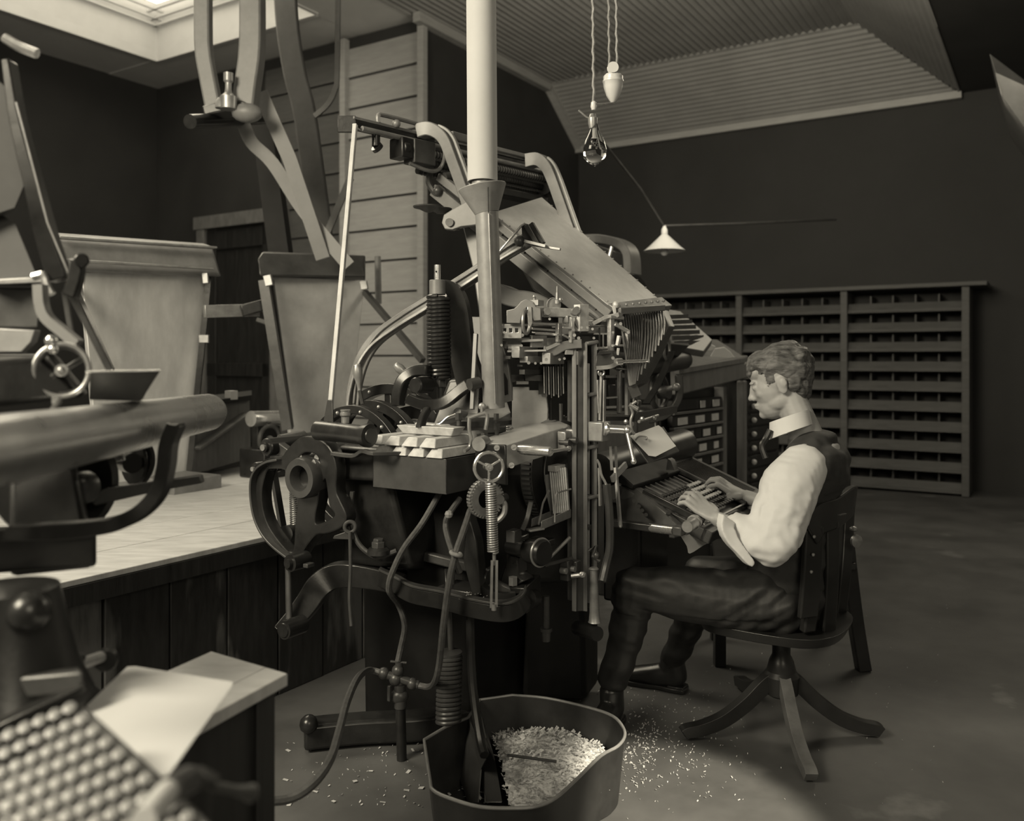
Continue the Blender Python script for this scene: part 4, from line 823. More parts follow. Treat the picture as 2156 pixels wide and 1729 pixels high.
# --- keyboard
kp = D(1312, 1020, 2.84)                       # back left corner of the tray
ku, kv = V((.52, .85, .02)).normalized(), (-W*.93+V((0,0,-.36))).normalized()
ku = (ku-kv*ku.dot(kv)).normalized(); kn = ku.cross(kv).normalized(); kn = kn if kn.z > 0 else -kn
KB = fin('keyboard', G().hexa([kp-kn*.05, kp+ku*.62-kn*.05, kp+ku*.62+kv*.33-kn*.05, kp+kv*.33-kn*.05], [kp-kn*.01, kp+ku*.62-kn*.01, kp+ku*.62+kv*.33-kn*.01, kp+kv*.33-kn*.01]), IRON2, M, bev=.004)
def kpt(a_, b_, c_=0): return kp+ku*a_+kv*b_+kn*c_
fin('frame_edge', G().bar(kpt(.008, .07, .006), kpt(.008, .29, .006), .016, .024, kn), IRON, KB, bev=.003)
fin('back_cover', G().hexa([kpt(-.01,-.03,0), kpt(.40,-.03,0), kpt(.40,.04,0), kpt(-.01,.04,0)], [kpt(-.01,-.03,.035), kpt(.40,-.03,.035), kpt(.40,.04,.015), kpt(-.01,.04,.015)]), DBLACK, KB, bev=.004)
fin('side_cover', G().hexa([kpt(.40,-.03,0), kpt(.64,-.03,0), kpt(.64,.30,0), kpt(.40,.30,0)], [kpt(.40,-.03,.02), kpt(.64,-.03,.02), kpt(.64,.30,.014), kpt(.40,.30,.014)]), IRON2, KB, bev=.004)
for k in range(14): fin('cover_groove', G().bar(kpt(.42+.014*k, .0, .021), kpt(.42+.014*k, .27, .015), .004, .003, kn), IRON, KB)
for k in range(9): fin('key_lever', G().bar(kpt(.04+.042*k, .045, .002), kpt(.04+.042*k, .12, .002), .002, .004, kn), DSTEEL, KB)
kb_b = kw_b = None; C0 = kpt(.03, .115, .012)
for r_ in range(6):
    for c_ in range(15):
        pos = kpt(.035+.0245*c_, .125+.027*r_, .012); white = (c_ > 9-r_ and r_ < 4)
        src = kw_b if white else kb_b
        if src is None:
            o = fin('key', G().box(pos, (.015, .014, .006), (ku, kv, kn)).cyl(pos-kn*.012, pos, .003, n=8), KEYW2 if white else KEYB, KB, bev=.0015)
            if white: kw_b = o; cw = pos
            else: kb_b = o; cb = pos
        else: dup(src, pos-(cw if white else cb), KB)
fin('lead_strip', G().bar(kpt(.0, .295, .004), kpt(.40, .295, .004), .006, .004, kn), DSTEEL, KB)
# keyboard bracket below: side cheek, bars, knurled roller
fin('keyboard_cheek', G().prism([D(1300,1020,2.86), D(1340,1030,2.82), D(1440,1118,2.64), D(1446,1128,2.63), D(1300,1112,2.84)], V((.02,.03,0))), GREYP if False else IRON2, M, bev=.003)
for (x_, y_) in ((1335, 1055), (1345, 1066), (1352, 1075), (1360, 1084), (1408, 1080)): fin('cheek_hole', G().cyl(D(x_, y_, 2.70), D(x_, y_, 2.78), .006), IRON, M)
fin('lower_bar', G().bar(D(1284, 1100, 2.70), D(1420, 1117, 2.60), .03, .022), IRON, M, bev=.003)
fin('silver_tube', G().cyl(D(1355, 1110, 2.66), D(1420, 1118, 2.55), .013), STEEL, M)
fin('tube_collar', G().box(D(1430, 1117, 2.54), (.04, .03, .028)), IRON2, M, bev=.004)
rp, rq = D(1447, 1110, 2.50), D(1464, 1098, 2.58)
fin('roller_handle', G().lathe(rp, rq-rp, [(0,.012),(0,.016),(.004,.018),(.05,.017),(.06,.020),(.065,.016),(.07,.022),(.085,.022)], 24), DSTEEL, M)
fin('tray_apron', G().hexa([kpt(.0,.30,-.05), kpt(.45,.30,-.05), kpt(.45,.31,-.05), kpt(.0,.31,-.05)], [kpt(.0,.30,-.01), kpt(.45,.30,-.01), kpt(.45,.31,-.01), kpt(.0,.31,-.01)]), IRON, M)
fin('keyboard_pedestal', G().box(kpt(.2, .05, -.25), (.25, .14, .34)), IRON, M, bev=.01)
fin('rear_hood', G().cyl(D(1262, 992, 2.95), D(1440, 935, 3.4), .06, n=24), GREYP if False else IRON2, M)
fin('hood_stop', G().prism([D(1402,990,3.05), D(1406,966,3.05), D(1412,970,3.05), D(1420,990,3.02)], U*.04), IRON, M)
# copy holder and card
ch = [D(1330, 922, 2.66), D(1398, 896, 2.76), D(1432, 948, 2.70), D(1366, 972, 2.60)]
cn = (ch[1]-ch[0]).cross(ch[3]-ch[0]).normalized()
cn = cn if cn.y < 0 else -cn
fin('copy_board', G().prism([p-cn*.004 for p in ch], -cn*.006), IRON2, M, bev=.001)
cd_ = [D(1326, 918, 2.65), D(1386, 896, 2.74), D(1394, 902, 2.735), D(1423, 940, 2.69), D(1380, 962, 2.61), D(1366, 960, 2.60)]
fin('copy_card', G().prism(cd_, cn*.0012), PAPER, label='white copy card clipped on the board above the keyboard', cat_='card')
fin('paper_clip', G().tube([cn*.004+p for p in cat([D(1337, 929, 2.64), D(1345, 921, 2.65), D(1360, 922, 2.655), D(1360, 928, 2.65)], 3)], .0025), DSTEEL, M)

pbq = D(1003, 700, 4.35); top_ = D(1003, 668, 4.35).z
fin('bright_gap_board', G().box(V((pbq.x, pbq.y, (top_+.62)/2)), (.02, .16, top_-.62), (V((0,1,0)), V((1,0,0)), ZZ)), LIME, label='pale upright board added for the bright gap between the black gooseneck and the flue', cat_='board', bev=.003)  # added board standing in for a bright gap in the background
fin('paper_sheet', G().prism(cat([D(1430, 1116, 2.70), D(1470, 1112, 2.74), D(1512, 1112, 2.78), D(1508, 1135, 2.78), D(1482, 1148, 2.75), D(1452, 1166, 2.70), D(1446, 1150, 2.70)], 3, True), V((.001,.003,0))), PAPER, label='pale sheet drooping below the keyboard under the left wrist', cat_='paper')
# ================= PIPES, INGOTS, HOSES, PAN =================
fp = thing('flue_pipe', D(1014, 385, 2.60), 'pale lagged flue pipe hanging straight down from the roof over the machine', 'pipe')
pt, pb = D(1013, -40, 2.62), D(1016, 383, 2.60)
fin('pipe_wall', G().lathe(pt, pb-pt, [(-.9,.0455),((pb-pt).length,.0455),((pb-pt).length,.040),((pb-pt).length-.1,.040)], 40), LIME, fp)
fin('pipe_stub', G().cyl(D(1016, 380, 2.60), D(1017, 398, 2.60), .034, n=30), GALV, fp)
ff = thing('flue_funnel', D(1036, 855, 2.62), 'grey sheet-metal funnel and flue rising from the pot to the pale pipe', 'flue')
fa, fb, fc = D(1015, 393, 2.60), D(1025, 449, 2.60), D(1040, 858, 2.64)
fin('funnel', G().lathe(fa, fb-fa, [(0,.072),(.003,.073),((fb-fa).length,.036),((fb-fa).length,.030),(.004,.068)], 44, closed=True), GALV, ff)
fin('lower_pipe', G().lathe(fb, fc-fb, [(-.004,.035),((fc-fb).length*.6,.034),((fc-fb).length,.034)], 40), GALV, ff)
fin('pipe_seam', G().bar(D(1029, 450, 2.562), D(1043, 850, 2.60), .004, .004), DSTEEL, ff)
fin('funnel_seam', G().bar(D(1028, 394, 2.53), D(1029, 447, 2.562), .003, .003), DTIN, ff)
# ingots: two layers of wedge-ended pigs and one on top
ts_, te_, t0_, t1_, z0_ = TRAY
def ingot(c, along, lab, L=.20, tilt=0):
    al = V(along).normalized(); sd_ = ZZ.cross(al).normalized(); up = al.cross(sd_)*-1; up = ZZ
    if tilt: up = (ZZ+sd_*tilt).normalized(); sd_ = up.cross(al).normalized()
    c = V(c); h_ = .026; w1, w2 = .03, .018; l1, l2 = L/2, L/2-.018
    b_ = [c-al*l2-sd_*w2, c+al*l2-sd_*w2, c+al*l2+sd_*w2, c-al*l2+sd_*w2]; t_ = [c-al*l1-sd_*w1+up*h_, c+al*l1-sd_*w1+up*h_, c+al*l1+sd_*w1+up*h_, c-al*l1+sd_*w1+up*h_]
    fl = lab[1]
    if fl: b_, t_ = [p for p in [c-al*l1-sd_*w1, c+al*l1-sd_*w1, c+al*l1+sd_*w1, c-al*l1+sd_*w1]], [p+up*h_ for p in [c-al*l2-sd_*w2, c+al*l2-sd_*w2, c+al*l2+sd_*w2, c-al*l2+sd_*w2]]
    fin('metal_ingot', G().hexa(b_, t_), LEAD, label=lab[0], cat_='ingot', group='type-metal ingots piled on the tray', bev=.0025)
ord_ = ('leftmost', 'second from left', 'third from left', 'rightmost')
zb = z0_+.001
for k in range(4): ingot(st((ts_+te_)/2+.0, t0_-.035-.0665*k, zb), U, ('pale ingot in the bottom layer of the tray pile, '+ord_[k], True), .205)
for k in range(4): ingot(st((ts_+te_)/2+.002, t0_+.005-.0665*k-.012, zb+.0275), U, ('pale ingot in the second layer of the tray pile, '+ord_[k], True), .20)
ingot(st((ts_+te_)/2+.01, (t0_+t1_)/2+.0, zb+.055), W, ('single pale ingot lying crosswise on top of the tray pile', False), .22)
ingot(st((ts_+te_)/2+.085, (t0_+t1_)/2+.05, zb+.056), U*.3+W, ('ingot half hidden behind the topmost one on the tray pile', True), .17)
# gas valve standpipe
gv = thing('gas_standpipe', Zp(846, 1600, 0), 'upright gas pipe with brass valve cocks in front of the machine base', 'pipe')
gd = 2.62; gd = (H*F)/(1600-HY)
fin('riser_pipe', G().cyl(Zp(846, 1600, 0), D(842, 1440, gd), .016), IRON, gv)
fin('pipe_union', G().lathe(D(843, 1490, gd), ZZ, [(0,.019),(.03,.02),(.035,.017)], 18), IRON2, gv)
fin('valve_body', G().sph(D(841, 1466, gd), .024, 16, (1.2, 1, 1)).cyl(D(842, 1455, gd), D(842, 1442, gd), .018), IRON2, gv)
fin('valve_tap', G().box(D(820, 1460, gd-.02), (.012, .012, .05)), IRON2, gv, bev=.003)
fin('valve_elbow', G().cyl(D(800, 1416, gd), D(880, 1442, gd), .013).sph(D(833, 1430, gd), .022, 12).sph(D(808, 1418, gd), .019, 12).sph(D(868, 1440, gd), .019, 12), IRON2, gv)
fin('upper_cock', G().cyl(D(841, 1440, gd), D(840, 1395, gd), .012).sph(D(838, 1412, gd), .020, 12).cyl(D(822, 1393, gd), D(856, 1396, gd), .004), IRON2, gv)
fin('rubber_hose', G().tube(cat([D(838, 1392, gd), D(845, 1360, gd), D(852, 1325, gd-.02), D(849, 1300, gd-.04), D(838, 1272, gd-.06), D(822, 1250, 2.58), D(819, 1235, 2.56), D(825, 1208, 2.54), D(850, 1155, 2.52), D(890, 1100, 2.5), D(930, 1030, 2.55)], 7), .0095), RUB, label='thin rubber hose rising from the upper cock to the pot', cat_='hose')
fin('rubber_hose', G().tube(cat([D(880, 1443, gd), D(905, 1446, gd-.04), D(918, 1430, 2.5), D(926, 1390, 2.45), D(933, 1320, 2.4), D(945, 1230, 2.38), D(958, 1170, 2.38), D(975, 1120, 2.42), D(990, 1075, 2.48)], 7), .0098), RUB, label='ribbed rubber hose looping up past the coil spring to the pot', cat_='hose')
fin('rubber_hose', G().tube(cat([D(968, 1205, 2.40), D(955, 1170, 2.39), D(942, 1130, 2.42), D(938, 1105, 2.45), D(944, 1085, 2.45), D(968, 1050, 2.5)], 6), .0085), RUB, label='short rubber hose tied across the ribbed one under the tray', cat_='hose')
fin('hose_tie', G().torus(D(960, 1166, 2.37), V((.3,0,1)), .014, .006, 16), ROPE, label='knotted cord binding the crossed hoses', cat_='cord')
fin('hose_tie', G().sph(D(945, 1083, 2.43), .012, 8), ROPE, label='small cord knot on the short hose, higher than the crossing', cat_='cord')
fin('rubber_hose', G().tube(cat([D(800, 1416, gd), D(775, 1412, gd-.03), D(752, 1430, 2.42), D(730, 1480, 2.25), D(714, 1540, 2.1), D(695, 1600, 1.98), D(660, 1650, 1.9), D(610, 1682, 1.86), D(540, 1688, 1.82), D(470, 1690, 1.8)], 7), .0105), RUB, label='long gas hose sagging from the standpipe to the front left', cat_='hose')
fin('hanging_cord', G().tube(cat([D(737, 1120, 2.57), D(738, 1200, 2.56), D(736, 1260, 2.55), D(740, 1318, 2.54)], 5), .0055), IRON2, label='dark cord hanging straight down beside the heart cam', cat_='cord')
# scrap pan
PZ = .19
rim = [(893,1558),(905,1640),(912,1664),(950,1682),(1010,1699),(1080,1702),(1130,1698),(1170,1680),(1215,1640),(1265,1592),(1300,1572),(1315,1552),(1312,1532),(1290,1508),(1240,1490),(1150,1470),(1078,1464),(1010,1474),(985,1512),(940,1530)]
rp_ = [Zp(a_, b_, PZ) for a_, b_ in rim]; cen = sum(rp_, V((0,0,0)))/len(rp_)
rr_ = cat(rp_[:17], 4, False)+[rp_[17]]; 
full = rr_+[rp_[18], rp_[19]]
outer_t = full; outer_b = [V((cen.x+(p.x-cen.x)*.93, cen.y+(p.y-cen.y)*.93, .004)) for p in full]
inner_t = [V((cen.x+(p.x-cen.x)*.992, cen.y+(p.y-cen.y)*.992, PZ)) for p in full]; inner_b = [V((cen.x+(p.x-cen.x)*.92, cen.y+(p.y-cen.y)*.92, .012)) for p in full]
PANM = mat('blackened_pan_sheet', .04, .2, .5, .35, 9, .03)
pan = thing('scrap_pan', V((cen.x, cen.y, 0)), 'round-cornered sheet-metal pan full of metal shavings on the floor', 'pan')
fin('pan_wall', G().loft([outer_b, outer_t, inner_t, inner_b]), PANM, pan)
fin('rolled_rim', G().tube(full, .0045, 8, closed=True), GALV, pan)
def pz(x_, y_, z_): return Zp(x_, y_, z_)
pq_ = [Zp(985, 1512, PZ), Zp(1012, 1475, PZ+.02)]
fin('divider_plate', G().prism([Zp(986,1513,PZ), Zp(1022,1600,PZ-.01), Zp(1012,1620,.1), Zp(1006,1690,.05), Zp(985,1690,.03), Zp(968,1640,.03), Zp(975,1560,.08)], V((.003,.0,0))), DTIN, pan, label='bent dividing plate')
fin('chute_plate', G().prism([Zp(1005,1480,PZ+.02), Zp(1022,1555,PZ), Zp(1040,1600,.12), Zp(1055,1690,.05), Zp(1020,1690,.04), Zp(1015,1600,.1)], V((.003,0,.002))), DTIN, pan)
# shavings heap
hp = G(); inside = []
def heap(x_, y_):
    dx_, dy_ = (x_-HC.x)/.30, (y_-HC.y)/.30
    return .045+.085*math.exp(-(dx_*dx_+dy_*dy_)*1.6)+.012*noise.noise(V((x_*14, y_*14, 0)))
HC = Zp(1150, 1570, .12)
poly = inner_b
def inp(x_, y_):
    c_ = False; n_ = len(poly); j = n_-1
    for i in range(n_):
        if (poly[i].y > y_) != (poly[j].y > y_) and x_ < (poly[j].x-poly[i].x)*(y_-poly[i].y)/(poly[j].y-poly[i].y)+poly[i].x: c_ = not c_
        j = i
    return c_
xs = [p.x for p in poly]; ys = [p.y for p in poly]; NX = 60
vs = []; fs = []; idx = {}
lim = Zp(1045, 1600, .08).x
for i in range(NX):
    for j in range(NX):
        x_ = min(xs)+(max(xs)-min(xs))*i/(NX-1); y_ = min(ys)+(max(ys)-min(ys))*j/(NX-1)
        if inp(x_, y_) and x_ > lim+(y_-HC.y)*-.15: idx[i, j] = len(vs); vs.append((x_, y_, heap(x_, y_)))
for (i, j) in idx:
    if all(k in idx for k in ((i+1, j), (i, j+1), (i+1, j+1))): fs.append((idx[i,j], idx[i+1,j], idx[i+1,j+1], idx[i,j+1]))
hp.add(vs, fs)
for _ in range(5200):
    x_, y_ = random.uniform(min(xs), max(xs)), random.uniform(min(ys), max(ys))
    if not inp(x_, y_): continue
    if x_ < lim+(y_-HC.y)*-.15:
        if random.random() > .12: continue
        z_ = .016
    else: z_ = heap(x_, y_)
    L_ = random.uniform(.005, .017); a_ = random.uniform(0, 6.28); e_ = V((math.cos(a_), math.sin(a_), random.uniform(-.3, .6)))*L_; f_ = V((-math.sin(a_), math.cos(a_), random.uniform(-.4, .4)))*L_*random.uniform(.2, .6)
    p = V((x_, y_, z_+random.uniform(0, .006))); hp.add([p, p+e_, p+e_*.9+f_+ZZ*.002, p+f_], [(0,1,2,3)])
SHAV = mat('shavings', .70, .15, .5, .35, 60, .4)
fin('metal_shavings', hp, SHAV, label='bright heap of curled metal shavings filling the scrap pan', cat_='shavings', kind='stuff')
fin('shaving_stick', G().cyl(Zp(1068, 1590, .15), Zp(1172, 1604, .14), .004), IRON2, label='thin dark stick lying across the shavings', cat_='stick')
# chips on the floor
g = G()
def chip(x_, y_, r):
    p = Zp(x_, y_, .0); a_ = random.uniform(0, 6.28); e_ = V((math.cos(a_), math.sin(a_), 0))*r; f_ = V((-math.sin(a_), math.cos(a_), 0))*r*random.uniform(.3, .8)
    g.prism([p+ZZ*.001, p+e_+ZZ*.003, p+e_+f_+ZZ*.004, p+f_+ZZ*.001], ZZ*.0012)
for _ in range(420): chip(random.gauss(1400, 95), random.gauss(1530, 70) if random.random() < .7 else random.uniform(1450, 1690), random.choice([.003, .004, .005, .007, .003]))
for _ in range(170): chip(random.gauss(1345, 25), random.gauss(1590, 40), random.choice([.003, .004, .006, .008]))
for _ in range(110): chip(random.uniform(600, 900), random.uniform(1560, 1700), random.choice([.003, .004, .006]))
for (x_, y_) in ((613,1582),(608,1643),(697,1688),(812,1690),(873,1583),(862,1664),(860,1630),(775,1625),(612,1698),(670,1668),(742,1645),(880,1662)): chip(x_, y_, .016)
for _ in range(70): chip(random.uniform(1620, 2000), random.uniform(1080, 1700), .003)
fin('floor_chips', g, LEAD, label='scattered pale metal chips on the floor around the scrap pan', cat_='debris', kind='stuff')
# ================= BACKGROUND: SECOND MACHINE, CABINETS =================
B2 = thing('typesetting_machine', D(1380, 1040, 4.6), 'second typesetting machine, blurred, behind the ribbed channel of the main one', 'machine')
fin('curved_yoke', G().flat(cat([D(1222, 505, 4.6), D(1270, 505, 4.7), D(1310, 515, 4.75), D(1328, 535, 4.75), D(1332, 580, 4.75)], 5), .12, .05, V((.6,.8,0))), GREYP, B2, bev=.01)
fin('distributor_beam', G().bar(D(1225, 530, 4.6), D(1318, 560, 4.8), .10, .10), IRON2, B2, bev=.01)
fin('drive_wheel', G().lathe(D(1300, 680, 4.4), -W, [(0,.1),(0,.24),(.05,.26),(.10,.24)], 48), IRON, B2)
fin('distributor_rod', G().cyl(D(1288, 520, 4.5), D(1280, 550, 4.5), .01), STEEL, B2)
fin('magazine', G().prism([D(1390,648,4.3), D(1432,655,4.5), D(1500,715,4.3), D(1482,740,4.2), D(1415,728,4.1)], V((0,.03,-.03))), GREYP, B2, bev=.004)
for k in range(6): fin('magazine_groove', G().bar(D(1396+k*5, 668+k*11, 4.08), D(1448+k*8, 666+k*11, 4.3), .008, .02), DTIN, B2)
fin('front_tray', G().hexa([D(1398,745,3.9), D(1428,750,3.9), D(1432,748,4.1), D(1400,745,4.1)], [D(1392,722,3.85), D(1452,727,3.9), D(1450,722,4.15), D(1395,722,4.1)]), DTIN, B2, bev=.004)
wc2 = D(1388, 826, 3.9)
fin('belt_wheel', G().torus(wc2, V((.8,-.6,0)), .075, .012, 32).cyl(wc2, wc2+V((.04,-.03,0)), .03), IRON2, B2)
fin('wheel_stud', G().cyl(D(1388, 822, 3.8), D(1425, 815, 3.75), .012).sph(D(1424, 815, 3.74), .018, 12), DSTEEL, B2)
fin('curved_bracket', G().flat(cat([D(1429, 790, 3.8), D(1430, 830, 3.8), D(1420, 855, 3.8), D(1400, 875, 3.8), D(1365, 885, 3.8)], 5), .04, .03, V((0,1,0))), IRON2, B2, bev=.004)
fin('long_cylinder', G().cyl(D(1345, 775, 3.8), D(1440, 758, 4.2), .045), DTIN, B2)
fin('small_wheel', G().torus(D(1404, 735, 3.8), V((.9,-.4,0)), .05, .006, 24), DSTEEL, B2)
fin('belt_strap', G().flat(cat([D(1415, 740, 3.8), D(1390, 800, 3.75), D(1360, 850, 3.7)], 4), .03, .006, V((.9,-.4,0))), IRON, B2)
fin('machine_body', G().hexa([D(1340,1040,4.3), D(1388,1040,4.2), D(1385,1030,4.8), D(1340,1030,4.8)], [D(1340,860,4.3), D(1385,870,4.2), D(1385,850,4.8), D(1340,850,4.8)]), IRON, B2, bev=.02)
fin('body_top', G().box(D(1345, 800, 4.6), (.3, .3, .25)), IRON, B2, bev=.03)
# type cabinet with labelled drawers
fa_, fb_ = (1385, 4.30), (1524, 4.95)
cz0, cz1 = .25, D(1520, 815, 4.95).z
CA = D(1402, 800, 4.38); CB = D(1520, 800, 4.95); CA.z = CB.z = 0; cdir = (CB-CA).normalized(); cbk = V((-cdir.y, cdir.x, 0)); cl = (CB-CA).length
TC = thing('type_cabinet', CA+cdir*cl/2, 'dark type-case cabinet with card-labelled drawers behind the copy card', 'cabinet')
def cp(a_, b_, z_): return CA+cdir*a_+cbk*b_+ZZ*z_
fin('carcass', G().box(cp(cl/2, .28, cz1/2), (cl, .5, cz1), (cdir, cbk, ZZ)), WOODD, TC, bev=.01)
fin('end_stile', G().box(cp(cl-.02, 0, cz1/2), (.05, .06, cz1), (cdir, cbk, ZZ)), WOODM, TC, bev=.005)
cards = {0: [.55, .8], 1: [.2, .5, .78], 2: [.3, .62, .86], 3: [.55, .8], 4: [.45, .78], 5: [.25, .7], 6: [.5, .8], 7: [.6], 8: [.8]}
nd = 9; dh = .078
for k in range(nd):
    zc = cz1-.08-k*dh
    dd = fin('drawer', G().box(cp(cl*.48, -.005-.004*(k % 2), zc), (cl-.08, .03, dh-.022), (cdir, cbk, ZZ)), (WOODD, WOODM)[k % 2 == 7], TC, bev=.003)
    for j, f_ in enumerate(cards[k]):
        w_ = random.choice((.06, .09, .11)); fin('label_card', G().box(cp(cl*f_, -.026, zc-.004), (w_, .004, .038), (cdir, cbk, ZZ)), LABELM, dd)
    fin('drawer_rail', G().box(cp(cl*.48, -.02, zc-dh/2), (cl-.08, .03, .014), (cdir, cbk, ZZ)), WOODM, TC, bev=.002)
# sloping desk top
TC2 = thing('composing_desk', cp(cl/2+.1, .3, cz1), 'sloping desk top with a lower rail standing on the type cabinet', 'desk')
e0, e1 = D(1420, 810, 4.35), D(1568, 770, 5.1)
fin('front_rail', G().bar(D(1420, 805, 4.3), D(1568, 772, 5.0), .05, .13), WOODM, TC2, bev=.008)
fin('sloped_board', G().prism([D(1425,775,4.3), D(1568,752,5.0), D(1510,715,5.4), D(1440,712,4.9)], V((0,.01,-.03))), WOODM, TC2, bev=.004)
fin('edge_strip', G().bar(D(1425, 782, 4.27), D(1568, 758, 4.97), .03, .03), WOODM, TC2, bev=.003)
for (pts, lab) in (([(1452,718),(1475,716),(1506,730),(1500,738),(1480,738),(1462,730)], 'loose white sheet at the upper left of the cabinet desk'), ([(1505,735),(1525,732),(1538,742),(1545,752),(1572,764),(1565,772),(1545,768),(1515,770),(1490,762)], 'crumpled white sheets hanging over the desk edge beside the operator\'s brow')):
    fin('paper_sheet', G().prism([D(a_, b_, 4.7+(a_-1450)*.002) for a_, b_ in pts], V((.002,.01,.004))), PAPER, label=lab, cat_='paper')
# second drawer stack with knobs
K0 = D(1562, 800, 5.2); K0.z = 0; K1 = D(1640, 800, 5.6); K1.z = 0; kd = (K1-K0).normalized(); kb2 = V((-kd.y, kd.x, 0)); kl = (K1-K0).length
KC = thing('drawer_cabinet', K0+kd*kl/2, 'dark cabinet with a column of pale knobs just behind the operator\'s face', 'cabinet')
kz = D(1600, 800, 5.3).z
fin('carcass', G().box(K0+kd*kl/2+kb2*.2+ZZ*kz/2, (kl, .4, kz), (kd, kb2, ZZ)), WOODD, KC, bev=.01)
fin('corner_post', G().box(K0+ZZ*kz/2, (.05, .05, kz), (kd, kb2, ZZ)), WOODM, KC, bev=.01)
ko = None
for k in range(8):
    p = K0+kd*.10-kb2*.02+ZZ*(kz-.16-k*.085)
    dr_ = fin('drawer', G().box(K0+kd*kl*.52-kb2*.004+ZZ*p.z, (kl-.08, .02, .07), (kd, kb2, ZZ)), WOODD, KC, bev=.002)
    fin('drawer_knob', G().sph(p-kb2*.012, .017, 12), PORC, dr_)
fin('cabinet_top', G().box(K0+kd*kl/2+kb2*.2+ZZ*(kz+.02), (kl+.04, .44, .03), (kd, kb2, ZZ)), WOODM, KC, bev=.004)

# ================= OVERHEAD =================
hg = thing('shafting_hanger', D(480, 240, 4.4), 'pale U-shaped shaft hanger with brass oiler under the ceiling, top left', 'hanger')
hd = 4.4
HGM = mat('pale_hanger_iron', .22, .1, .5, .2, 8)
fin('hanger_leg', G().flat(cat([D(428, -120, hd), D(428, 40, hd), D(430, 110, hd), D(440, 170, hd), D(452, 232, hd)], 5), .07, [.08]*30, V((0,1,0))), HGM, hg, bev=.01)
fin('hanger_leg', G().flat(cat([D(530, -120, hd), D(532, 40, hd), D(530, 120, hd), D(522, 180, hd), D(515, 240, hd)], 5), .11, [.11]*30, V((0,1,0))), HGM, hg, bev=.01)
fin('cross_bar', G().flat(cat([D(436, 240, hd), D(470, 232, hd), D(510, 228, hd), D(528, 236, hd)], 4), .12, .05, V((0,1,0))), IRON2, hg, bev=.01)
fin('line_shaft', G().cyl(D(400, 256, 4.2), D(560, 248, 5.0), .035), IRON, hg)
fin('bearing_cap', G().sph(D(520, 238, 4.35), .06, 16, (1.3, 1, .8)), HGM, hg)
fin('oiler', G().lathe(D(481, 230, 4.3), ZZ, [(0,.04),(.06,.042),(.08,.02),(.10,.016),(.13,.016),(.14,.024),(.18,.024),(.182,.012)], 18), DSTEEL, hg)
fin('oiler_cup', G().lathe(D(466, 228, 4.3), ZZ, [(0,.03),(.03,.03),(.05,.018)], 14), HGM, hg)
bl = [((548,195,4.6),(716,540,4.9),.085,.0), ((520,280,4.7),(560,330,4.75),.07,0)]
fin('drive_belt', G().flat([D(548, 195, 4.5), D(610, 335, 4.55), D(680, 545, 4.6)], .012, .075, V((0,1,0))), BELT, label='long straight leather belt slanting down from the shaft hanger', cat_='belt')
fin('drive_belt', G().flat(cat([D(512, 258, 4.7), D(530, 300, 4.7), D(575, 345, 4.7), D(640, 445, 4.65), D(735, 560, 4.6)], 5), .012, .07, V((0,1,0))), BELT, label='second belt crossing behind the straight one, bent near its top', cat_='belt')
fin('curved_conduit', G().flat(cat([D(598, -60, 5.4), D(606, 60, 5.4), D(622, 160, 5.4), D(640, 230, 5.4), D(655, 330, 5.4), D(672, 460, 5.4), D(680, 540, 5.4)], 6), .05, .14, V((0,1,0))), DULLG, label='broad grey curved strap hanging before the clapboard wall', cat_='strap', bev=.01)
fin('loose_strap', G().flat(cat([D(712, -80, 5.3), D(710, 150, 5.3), D(705, 190, 5.3), D(690, 220, 5.3), D(662, 245, 5.3)], 5), .02, .03, V((0,1,0))), IRON2, label='short dark strap curling left of the clapboard wall', cat_='strap')
fin('dark_post', G().bar(D(595, 560, 5.2), D(555, 260, 5.2), .12, .12), DBLACK, label='dark leaning timber post behind the belts', cat_='post')
fin('wall_strut', G().bar(D(672, 530, 5.2), D(738, 375, 5.2), .02, .04), WOODD, label='thin dark strut slanting across the clapboards', cat_='strut')
fin('wall_pipe', G().cyl(D(797, 640, 5.4), D(795, 540, 5.4), .02), GALV, label='short grey pipe standing against the clapboards', cat_='pipe')
# electric bulb pendant with counterweight
ep = thing('pendant_bulb', D(1254, 220, 2.5), 'clear glass bulb hanging on a chain cord in front of the roof slope', 'lamp')
cdp = 2.5
def rope(a_, b_, r, nm, par):
    a_, b_ = V(a_), V(b_); n_ = int((b_-a_).length/.012); x_, y_, z_ = frame(b_-a_)
    pts = [a_.lerp(b_, i/n_)+(x_*math.cos(i*1.6)+y_*math.sin(i*1.6))*r*.35 for i in range(n_+1)]
    fin(nm, G().tube(pts, [r*(1.15 if i % 2 else .85) for i in range(n_+1)], 6), ROPE, par)
rope(D(1248, -60, cdp), D(1250, 215, cdp), .0042, 'cord', ep)
fin('cord_grip', G().lathe(D(1250, 232, cdp), ZZ, [(0,.006),(.01,.009),(.022,.008),(.026,.004)], 14), PORC, ep)
fin('socket', G().lathe(D(1248, 262, cdp), ZZ, [(-.012,.010),(0,.013),(.018,.014),(.022,.010),(.03,.008)], 18), DSTEEL, ep)
fin('socket_key', G().tube([D(1248, 252, cdp), D(1234, 246, cdp), D(1218, 232, cdp)], .003), DSTEEL, ep)
fin('side_arm', G().tube([D(1250, 219, cdp), D(1270, 219, cdp), D(1292, 217, cdp+.02)], .0028), STEEL, ep)
bc = D(1252, 262, cdp); gl = [(0,.010),(-.02,.015),(-.05,.030),(-.075,.036),(-.095,.033),(-.11,.020),(-.118,.006),(-.122,.002)]
BULB_T = fin('glass_bulb', G().lathe(bc, ZZ, gl, 28), GLASS, ep, label='clear pear-shaped glass')
fin('glass_stem', G().lathe(bc, ZZ, [(-.002,.006),(-.04,.005),(-.045,.008)], 12), PORC, ep)
